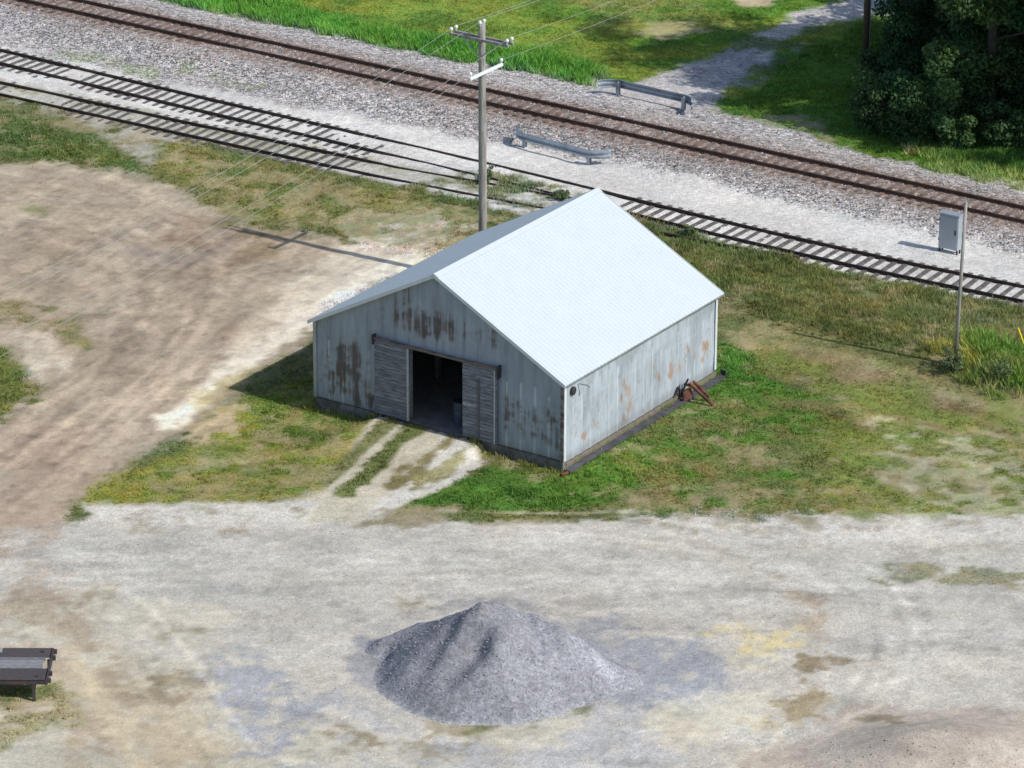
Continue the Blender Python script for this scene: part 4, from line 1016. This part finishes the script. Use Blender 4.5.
# ------------------------------------------------------------------ utility pole
pb = at(482, 282, 0); ph = 10.95
pole = empty('utility_pole', (pb[0], pb[1], 0), 0, label='tall weathered wooden utility pole with crossarm standing behind the barn', cat='utility pole')
m = MB(); m.tube([(0, 0, -.3), (.03, 0, 3), (.0, 0, 7), (-.02, 0, ph-1), (-.02, 0, ph)], [.185, .175, .16, .14, .135], 14); m.build('pole', M['polewood'], pole, smooth=True)
def pw(px, py, yoff=0.0):
    """point at the pole's distance seen at a pixel, relative to the pole base"""
    d = ray(px, py); t = (pb[1]+yoff-CAM[1])/d[1]; p = CAM+d*t; return Vector((p[0]-pb[0], p[1]-pb[1], p[2]))
zc1 = pw(482, 39).z
def along(ax, s, z): return Vector((ax[0]*s, ax[1]*s, z))
A1 = E1
m = MB()
for k, yo in enumerate((-.17, .17)):
    o_ = MN*yo
    m.bar((A1[0]*-1.45+o_[0], A1[1]*-1.45+o_[1], zc1), (A1[0]*1.35+o_[0], A1[1]*1.35+o_[1], zc1), .09, .12)
ca = m.build('crossarm', M['polewood'], pole, .01)
m = MB(); 
for s_ in (-1, 1): m.bar((A1[0]*s_*.75-MN[0]*.22, A1[1]*s_*.75-MN[1]*.22, zc1-.03), (-MN[0]*.16, -MN[1]*.16, zc1-.75), .03, .04)
m.build('brace', M['galv'], pole)
ins = []
def insulator(p, parent=pole):
    m = MB(); m.tube([p, p+Vector((0, 0, .09)), p+Vector((0, 0, .10)), p+Vector((0, 0, .17)), p+Vector((0, 0, .22))], [.02, .02, .07, .075, .04], 10); m.build('insulator', M['porcelain'], parent)
for s_ in (-1.38, 1.28):
    for yo in (-.17, .17): insulator(Vector((A1[0]*s_+MN[0]*yo, A1[1]*s_+MN[1]*yo, zc1+.06)))
for yo in (-.16, .16): insulator(Vector((MN[0]*yo*.9-.02, MN[1]*yo*.9, ph-.12)))
# white fibreglass arm across the line
zl = pw(484, 71).z; 
A2 = MN
La, Lb = 1.0, 1.0
m = MB(); off = Vector((.20, -.05, 0))
pa = Vector((468-484, 0, 0))
m.bar(Vector((-A2[0]*1.15, -A2[1]*1.15, zl-.0))+off*0+Vector((.17*E1[0], .17*E1[1], 0)), Vector((A2[0]*1.15, A2[1]*1.15, zl))+Vector((.17*E1[0], .17*E1[1], 0)), .12, .12)
wa = m.build('fibreglass_arm', M['whitearm'], pole, .02)
for s_ in (-1.08, 1.08): insulator(Vector((A2[0]*s_+.17*E1[0], A2[1]*s_+.17*E1[1], zl+.05)))
def wire(p0, dirn, sag, lab, length=42, dz=0.0):
    pts = []
    for i in range(41):
        t = i/40; q = p0+Vector((dirn[0]*length*t, dirn[1]*length*t, dz*t-4*sag*t*(1-t))); pts.append(q)
    m = MB(); m.tube(pts, .0065, 5); o = m.build('power_line', M['wire']); o.location = (pb[0], pb[1], 0)
    tag(o, lab, 'power line', 'wires strung from the utility pole'); return o
W1 = np.array([-.47, -.883]); W2 = MN
spots = [(Vector((A1[0]*-1.38, A1[1]*-1.38, zc1+.26)), 'left end of the crossarm'), (Vector((A1[0]*1.28, A1[1]*1.28, zc1+.26)), 'right end of the crossarm'), (Vector((0, 0, ph+.12)), 'top of the pole')]
for p_, t_ in spots:
    wire(p_, W1, .7, 'thin bare wire sagging towards the yard from the '+t_, dz=WDZ1)
    wire(p_, W2, .7, 'thin bare wire running over the tracks from the '+t_, dz=WDZ2)
p_ = Vector((A2[0]*1.08+.17*E1[0], A2[1]*1.08+.17*E1[1], zl+.2))
wire(p_, W2, .6, 'lowest bare wire running over the tracks from the white arm', dz=WDZ2)
p_ = Vector((-A2[0]*1.08+.17*E1[0], -A2[1]*1.08+.17*E1[1], zl+.2))
wire(p_, W1, .6, 'lowest bare wire sagging towards the yard from the white arm', dz=WDZ1)

# slim grey post on the right bank
b_ = gat(955, 366); 
d = ray(966, 203); t = (b_[1]-CAM[1])/d[1]; tp = CAM+d*t
pp = empty('metal_post', b_, 0, label='slim leaning grey metal post on the grassy bank beside the siding', cat='post')
v_ = Vector(tp-b_); m = MB(); m.tube([(0, 0, -.2), v_*.5, v_], [.075, .068, .06], 12); m.build('pole', M['polewood'], pp, smooth=True)
m = MB(); m.tube([v_, v_+Vector((0, 0, .06))], [.075, .05], 12); m.build('cap', M['galv'], pp)
# brown pole, upper right
b_ = gat(865, 70); bp = empty('wooden_pole', b_, 0, label='dark brown wooden pole beside the trees at the end of the gravel track', cat='pole')
m = MB(); m.tube([(0, 0, -.3), (0, 0, 4.5), (-.03, 0, 9.5)], [.17, .155, .12], 12); m.build('pole', M['brownpole'], bp, smooth=True)
m = MB(); m.tube([(.15, -.10, 0), (.14, -.09, 6)], .02, 6); m.build('conduit', M['galv'], bp)
# equipment cabinet between the tracks
b_ = gat(949.5, 252); cb = empty('equipment_cabinet', b_, R(-33.97), label='silver signal cabinet on short legs in the gravel between the tracks', cat='cabinet')
w2, d2_, hz_ = .45, .17, 1.66
MB().box(-w2, w2, -d2_, d2_, .17, hz_).build('cabinet_body', M['cabinet'], cb, .02)
MB().box(-w2+.04, w2-.04, -d2_-.022, -d2_-.002, .34, hz_-.08).build('door', M['cabinet'], cb, .006)
dd = cb.children[-1]; MB().box(.30, .35, -d2_-.055, -d2_-.023, .85, 1.05).build('handle', M['darkmetal'], dd)
for zz in (.5, 1.35): MB().box(-w2-.005, -w2+.05, -d2_-.045, -d2_-.002, zz, zz+.09).build('hinge', M['galv'], cb)
MB().box(-w2-.04, w2+.04, -d2_-.04, d2_+.04, hz_, hz_+.05).build('roof', M['cabinet'], cb, .01)
for x in (-.40, .40):
    for y in (-.12, .12): MB().box(x-.03, x+.03, y-.03, y+.03, -.1, .17).build('leg', M['darkmetal'], cb)
# guardrails
def guardrail(pxa, pxb, label, side, curve):
    a = gat(*pxa); b = gat(*pxb); v = b-a; Lg = float(np.hypot(v[0], v[1])); ang = math.atan2(v[1], v[0]); mid = (a+b)/2
    g = empty('guardrail', mid, ang, label=label, cat='guardrail', group='guardrails at the closed crossing')
    # W beam swept along a centreline with curved ends; curve=+1 bends away (local +y)
    s_ = np.linspace(-Lg/2-.95, Lg/2+1.0, 46); pts = []
    for q in s_:
        e = max(0, abs(q)-Lg/2+.1); ee = e-.03*e*e; pts.append((q-np.sign(q)*.22*e*e, side*.12+curve*.55*e*e))
    pts = np.array(pts); prof = [(-.19, 0), (-.165, 0), (-.11, .09), (-.07, .09), (-.015, .01), (.015, .01), (.07, .09), (.11, .09), (.165, 0), (.19, 0)]
    t = np.gradient(pts, axis=0); t /= np.linalg.norm(t, axis=1)[:, None]; nn = np.stack([-t[:, 1], t[:, 0]], -1)
    V = []; 
    for i in range(len(pts)):
        fl = 1.0+.25*max(0, abs(s_[i])-Lg/2-.3)
        for (zz, oo) in prof: V.append((pts[i, 0]+nn[i, 0]*oo*side, pts[i, 1]+nn[i, 1]*oo*side, .52+zz*fl))
    k = len(prof); F = [(i*k+j, i*k+j+1, (i+1)*k+j+1, (i+1)*k+j) for i in range(len(pts)-1) for j in range(k-1)]
    m = MB(); m.add(V, F); m.build('beam', M['beam'], g, solid=.012)
    for x in (-Lg/2, Lg/2):
        m = MB(); y = -side*.0; m.box(x-.08, x+.08, y-.08, y-.065, -.2, .62); m.box(x-.08, x+.08, y+.065, y+.08, -.2, .62); m.box(x-.008, x+.008, y-.065, y+.065, -.2, .66)
        m.build('post', M['beam'], g)
    return g
guardrail((524.5, 147.5), (589, 164.5), 'blue grey steel guardrail standing between the main track and the sidings', -1, 1)
guardrail((618, 95.5), (683.5, 110.5), 'dark steel guardrail at the end of the gravel track beyond the main line', 1, -1)
# yellow guy-wire marker
a = gat(1027, 352); b = at(1018, 328, 1.1)
yg = empty('guy_wire_marker', a, 0, label='bright yellow leaning guy wire guard at the right edge of the bank', cat='guy guard')
m = MB(); m.tube([(0, 0, 0), Vector(b-a)*.5, Vector(b-a)], .035, 10); m.build('sleeve', M['yellow'], yg)
m = MB(); v_ = Vector(b-a); m.tube([v_*.98, v_*1.3], .012, 6); m.build('strand', M['galv'], yg)

# ------------------------------------------------------------------ flatbed trailer, lower left
zt = .82
c0 = at(49.5, 648, zt); c1 = at(49, 679.5, zt)
ang = math.atan2(c0[1]-c1[1], c0[0]-c1[0])-math.pi/2
ang = 0.005
wd = float(np.hypot(*(c0-c1)[:2]))
tl = empty('flatbed_trailer', ((c0[0]+c1[0])/2, (c0[1]+c1[1])/2, 0), ang, label='dark flatbed trailer with grey timber deck at the left edge of the yard', cat='trailer')
ml = -5.2
fw = wd/2
m = MB(); m.box(ml, 0, -fw, -fw+2*fw*.35, zt-.03, zt, (.07, .062, .066)); m.build('deck_plate', M['deckboard'], tl, .004)
m = MB(); m.box(ml, 0, fw-2*fw*.29, fw, zt-.03, zt, (.075, .065, .07)); m.build('deck_plate', M['deckboard'], tl, .004)
r_ = random.Random(5); nb_ = 4; y = -fw+2*fw*.35+.01; bw = (2*fw*.36-.02)/nb_
for i in range(nb_):
    g_2 = r_.uniform(.8, 1.25); m = MB(); m.box(ml, -.10-r_.uniform(0, .12), y, y+bw-.014, zt-.05, zt+.006, (.20*g_2, .20*g_2, .21*g_2)); m.build('deck_board', M['deckboard'], tl, .004); y += bw
MB().box(ml+.2, -1.62, fw-.36, fw-.06, zt+.003, zt+.03, (.30, .30, .32)).build('loose_board', M['deckboard'], tl, .004)
MB().box(ml+.2, -1.70, -fw+.06, -fw+.40, zt+.003, zt+.03, (.42, .42, .46)).build('loose_board', M['deckboard'], tl, .004)
for y0_ in (-fw+.02, fw-.10): MB().box(ml, -.02, y0_, y0_+.08, zt-.19, zt-.052).build('side_rail', M['trailersteel'], tl, .006)
MB().box(-.04, .05, -fw, fw, zt-.20, zt-.0).build('end_rail', M['trailersteel'], tl, .008)
for y in (-fw+.06, -fw+.55, fw-.62, fw-.16): MB().box(.052, .15, y, y+.12, zt-.16, zt-.01).build('stake_pocket', M['trailersteel'], tl, .008)
for y in (-fw+.22, fw-.30):
    for x in (-.32,): MB().box(x-.06, x+.06, y-.04, y+.04, zt+.001, zt+.02).build('tie_down', M['darkmetal'], tl)
for y in (-fw+.03, fw-.12): MB().box(-.46, -.36, y, y+.1, .0, zt-.19).build('leg', M['trailersteel'], tl, .006)
MB().box(-.14, -.07, fw-.5, fw-.42, .05, zt-.2).build('leg', M['trailersteel'], tl, .006)
MB().bar((-.41, -fw+.1, .3), (-.41, fw-.1, .5), .05, .05).build('brace', M['trailersteel'], tl)
for y in (-fw-.02, fw-.2):
    m = MB(); m.tube([(-3.9, y, .33), (-3.9, y+.22, .33)], .33, 22); w_ = m.build('wheel', M['rubber'], tl, .03)
    m = MB(); m.tube([(-3.9, y-.01, .33), (-3.9, y+.23, .33)], .17, 16); m.build('hub', M['galv'], w_)
MB().box(-3.95, -3.85, -fw, fw, .28, .38).build('axle', M['trailersteel'], tl)
MB().box(ml, -.5, -.05, .05, zt-.22, zt-.056).build('frame_beam', M['trailersteel'], tl)

# ------------------------------------------------------------------ trees and shrubs
def leafmesh(centres, rad, per, size, base, sd_, zmin=.3):
    r = np.random.default_rng(sd_); C = np.asarray(centres, float); n = len(C)*per
    ci = np.repeat(np.arange(len(C)), per); R_ = np.repeat(np.asarray(rad), per)
    d = r.normal(0, 1, (n, 3)); d /= np.linalg.norm(d, axis=1)[:, None]; rr = R_*(r.uniform(0, 1, n)**.45)
    P_ = C[ci]+d*rr[:, None]*np.array([1, 1, .72]); k = P_[:, 2] > zmin; P_ = P_[k]; ci = ci[k]; d = d[k]; n = len(P_)
    nrm = d*.8+r.normal(0, .6, (n, 3))+np.array([0, 0, .55]); nrm /= np.linalg.norm(nrm, axis=1)[:, None]
    t = np.cross(nrm, r.normal(0, 1, (n, 3))); t /= np.linalg.norm(t, axis=1)[:, None]; b = np.cross(nrm, t)
    s = size*r.uniform(.6, 1.35, n)[:, None]
    V = np.stack([P_-t*s*.5, P_-b*s*.32+nrm*s*.08, P_+t*s*.55, P_+b*s*.32+nrm*s*.08], 1).reshape(-1, 3)
    cv = r.uniform(.70, 1.35, len(C))[ci]*r.uniform(.8, 1.25, n)
    hu = r.uniform(-.12, .12, len(C))[ci]
    c = np.array(base)[None]*cv[:, None]; c[:, 0] *= 1+hu*1.5; c[:, 2] *= 1-hu
    return V, np.arange(n*4).reshape(-1, 4), np.repeat(np.clip(c, .005, .5), 4, 0)
def tree(name, loc, H, rad, sd_, base, per, size, low=.15, trunk=.22, nlimb=12, **k):
    r = random.Random(sd_); root = empty(name, loc, r.uniform(0, 6.28), **k)
    m = MB(); lean = Vector((r.uniform(-.5, .5), r.uniform(-.5, .5), 0)); tp_ = [Vector((0, 0, -.3))]+[lean*t_+Vector((0, 0, H*.88*t_)) for t_ in (.15, .35, .6, .8, 1)]
    m.tube(tp_, [trunk*1.3, trunk*1.05, trunk*.85, trunk*.6, trunk*.35, trunk*.1], 10)
    m.build('trunk', M['bark'], root, smooth=True)
    cs = []; rs = []
    for i in range(nlimb):
        t_ = low+(1-low)*((i+.5)/nlimb)**.9; a = i*2.4+r.uniform(-.4, .4); rad_t = rad*math.sqrt(max(.08, 1-((t_-.52)/.56)**2))*r.uniform(.75, 1.12)
        p0 = lean*t_*.85+Vector((0, 0, H*.88*t_*.82)); p1 = p0+Vector((math.cos(a)*rad_t, math.sin(a)*rad_t, H*.10*r.uniform(-.2, 1.0)))
        pm = p0.lerp(p1, .5)+Vector((0, 0, .25))
        mm = MB(); mm.tube([p0, pm, p1], [trunk*.34, trunk*.2, .02], 6); mm.build('limb', M['bark'], root, smooth=True)
        for j in range(9):
            f_ = r.uniform(.35, 1.06); q = p0.lerp(p1, f_)+Vector((r.gauss(0, .75), r.gauss(0, .75), r.gauss(0, .55))); cs.append(q); rs.append(r.uniform(.45, 1.0)*rad/3.6)
    for j in range(10): cs.append(Vector((r.gauss(0, rad*.3), r.gauss(0, rad*.3), H*r.uniform(.7, 1.0)))+lean); rs.append(rad*.28)
    V_, F_, C_ = leafmesh([tuple(c) for c in cs], rs, per, size, base, sd_)
    mesh_np('crown', V_, F_, M['leaf'], root, colors={'Col': C_}); return root
LG = (.058, .125, .042); LG2 = (.046, .098, .036); LG3 = (.055, .095, .03)
GRP = 'trees and bushes at the upper right'
def gp(x, y): return (x, y, float(height(x, y)))
t1 = gat(982, 128); 
TR = [
 (t1[0]+.3, t1[1], 17, 4.0, 21, LG, 360, .20, .12, 'tall leafy tree at the wood edge with foliage hanging low at the top right'),
 (t1[0]+4.6, t1[1]-1.4, 18, 4.2, 22, LG2, 330, .21, .13, 'dark leafy tree at the right edge of the frame behind the undergrowth'),
 (t1[0]-.6, t1[1]+6.0, 13, 3.0, 23, LG2, 240, .21, .20, 'darkest tree standing behind the bushes to the right of the brown pole'),
 (t1[0]+3.5, t1[1]+2.2, 21, 3.8, 25, LG2, 260, .24, .2, 'tallest tree rising between the two front trees of the wood'),
 (t1[0]+3.6, t1[1]+6.5, 17, 4.2, 24, LG, 240, .24, .22, 'tree deeper in the wood seen above the front trees'),
]
for (x, y, H_, rd, s_, c_, per, sz, low, lb) in TR: tree('leafy_tree', gp(x, y), H_, rd, s_, c_, per, sz, low, label=lb, cat='tree', group=GRP)
# more of the wood outside the frame, it throws the shade seen on the lawn
OT = [(t1[0]+9.5, t1[1]-1.5, 15, 4.6), (t1[0]+9, t1[1]+6, 15, 4.8), (t1[0]+14.5, t1[1]-3.5, 16, 4.8), (t1[0]+15, t1[1]+5, 16, 5), (t1[0]+8, t1[1]+15, 14, 4.8), (t1[0]+6.5, t1[1]+19, 13, 4.2), (t1[0]+6.8, t1[1]-5.2, 15, 3.6)]
for i, (x, y, H_, rd) in enumerate(OT):
    tree('leafy_tree', gp(x, y), H_, rd, 40+i, LG2, 170, .38, .10, label='tree of the wood beyond the right edge of the picture', cat='tree', group=GRP)
def shrub(name, loc, H, rad, sd_, base, per, size, ns=7, **k):
    r = random.Random(sd_); root = empty(name, loc, r.uniform(0, 6.28), **k); cs = []; rs = []; m = MB()
    for i in range(ns):
        a = i*2.4+r.uniform(-.5, .5); tip = Vector((math.cos(a)*rad*r.uniform(.3, .95), math.sin(a)*rad*r.uniform(.3, .95), H*r.uniform(.65, 1.0)))
        m.tube([(0, 0, -.1), tip*.5+Vector((0, 0, H*.1)), tip], [.05, .035, .012], 5)
        for j in range(5): 
            f_ = r.uniform(.25, 1.0); cs.append(tip*f_+Vector((r.gauss(0, .2), r.gauss(0, .2), r.gauss(0, .15)))*rad*.7); rs.append(r.uniform(.28, .5)*rad*.75)
    m.build('stem', M['bark'], root)
    V_, F_, C_ = leafmesh([tuple(c) for c in cs], rs, per, size, base, sd_, .02); mesh_np('crown', V_, F_, M['leaf'], root, colors={'Col': C_}); return root
SH = [((872, 132), 2.6, 1.5, 'dark bush at the left front corner of the wood'), ((893, 138), 3.0, 1.9, 'broad dark bush second from the left along the wood'), ((922, 142), 2.6, 1.7, 'dark bush in the middle of the row below the tall tree'),
      ((892, 98), 2.8, 1.6, 'bush with bare twigs just right of the brown pole'), ((912, 82), 3.8, 1.9, 'high dark thicket between the brown pole and the tall tree'), ((930, 46), 3.6, 1.9, 'thicket at the far end of the wood beside the gravel track'),
      ((962, 128), 3.6, 2.0, 'big dark bush hiding the foot of the tall tree'), ((1000, 122), 3.4, 2.0, 'big dark bush between the two front trees'), ((975, 92), 4.2, 2.2, 'dark thicket filling the gap behind the tall tree'), ((1015, 80), 4.2, 2.2, 'dark thicket behind the trees at the right edge'), ((955, 152), 1.7, 1.2, 'low bush in front of the tall tree trunk'), ((1003, 150), 2.0, 1.4, 'low bush near the right edge in front of the trees')]
for i, (p_, H_, rd, lb) in enumerate(SH):
    g0 = gat(*p_); shrub('bush', g0, H_, rd, 60+i, LG2 if i % 2 else LG, 190, .15, 8, label=lb, cat='bush', group=GRP)
# weedy plants by the siding
WP = [((486, 184), .8, .5, 'leafy weed on the gravel just right of the utility pole'), ((562, 200), .4, .35, 'leafy weed beside the buried siding left of the barn ridge'), 
      ((953, 372), 1.0, .7, 'leafy weed at the foot of the leaning grey post'), ((1000, 382), .9, .7, 'clump of tall weeds on the bank at the right edge'), ((690, 236), .45, .3, 'tall weed by the siding behind the barn roof'),]
for i, (p_, H_, rd, lb) in enumerate(WP):
    g0 = gat(*p_); shrub('weed_plant', g0, H_, rd, 90+i, (.15, .20, .09), 34, .08, 6, label=lb, cat='weed', group='leafy weeds along the tracks')

# ------------------------------------------------------------------ sky, sun, render
w = bpy.data.worlds.new('World'); S.world = w; w.use_nodes = True; nt = w.node_tree
sky = nt.nodes.new('ShaderNodeTexSky'); sky.sky_type = 'NISHITA'; sky.sun_disc = False
SEL, SAZ = R(43.6), R(-30.1)        # towards the sun
sky.sun_elevation = SEL; sky.sun_rotation = math.pi/2 - SAZ
nt.links.new(sky.outputs[0], nt.nodes['Background'].inputs[0]); nt.nodes['Background'].inputs[1].default_value = .128
sl = bpy.data.lights.new('sun', 'SUN'); sl.energy = 3.8; sl.angle = R(.53); sl.color = (1, .96, .895)
so = bpy.data.objects.new('sun', sl); COL.objects.link(so)
dv = Vector((math.cos(SEL)*math.cos(SAZ), math.cos(SEL)*math.sin(SAZ), math.sin(SEL)))
so.rotation_euler = dv.to_track_quat('Z', 'Y').to_euler(); so.location = (40, -40, 60)
S.view_settings.view_transform = 'Standard'; S.view_settings.look = 'None'; S.view_settings.exposure = 0; S.view_settings.gamma = 1
S.render.engine = 'CYCLES'; S.render.resolution_x = 1024; S.render.resolution_y = 768
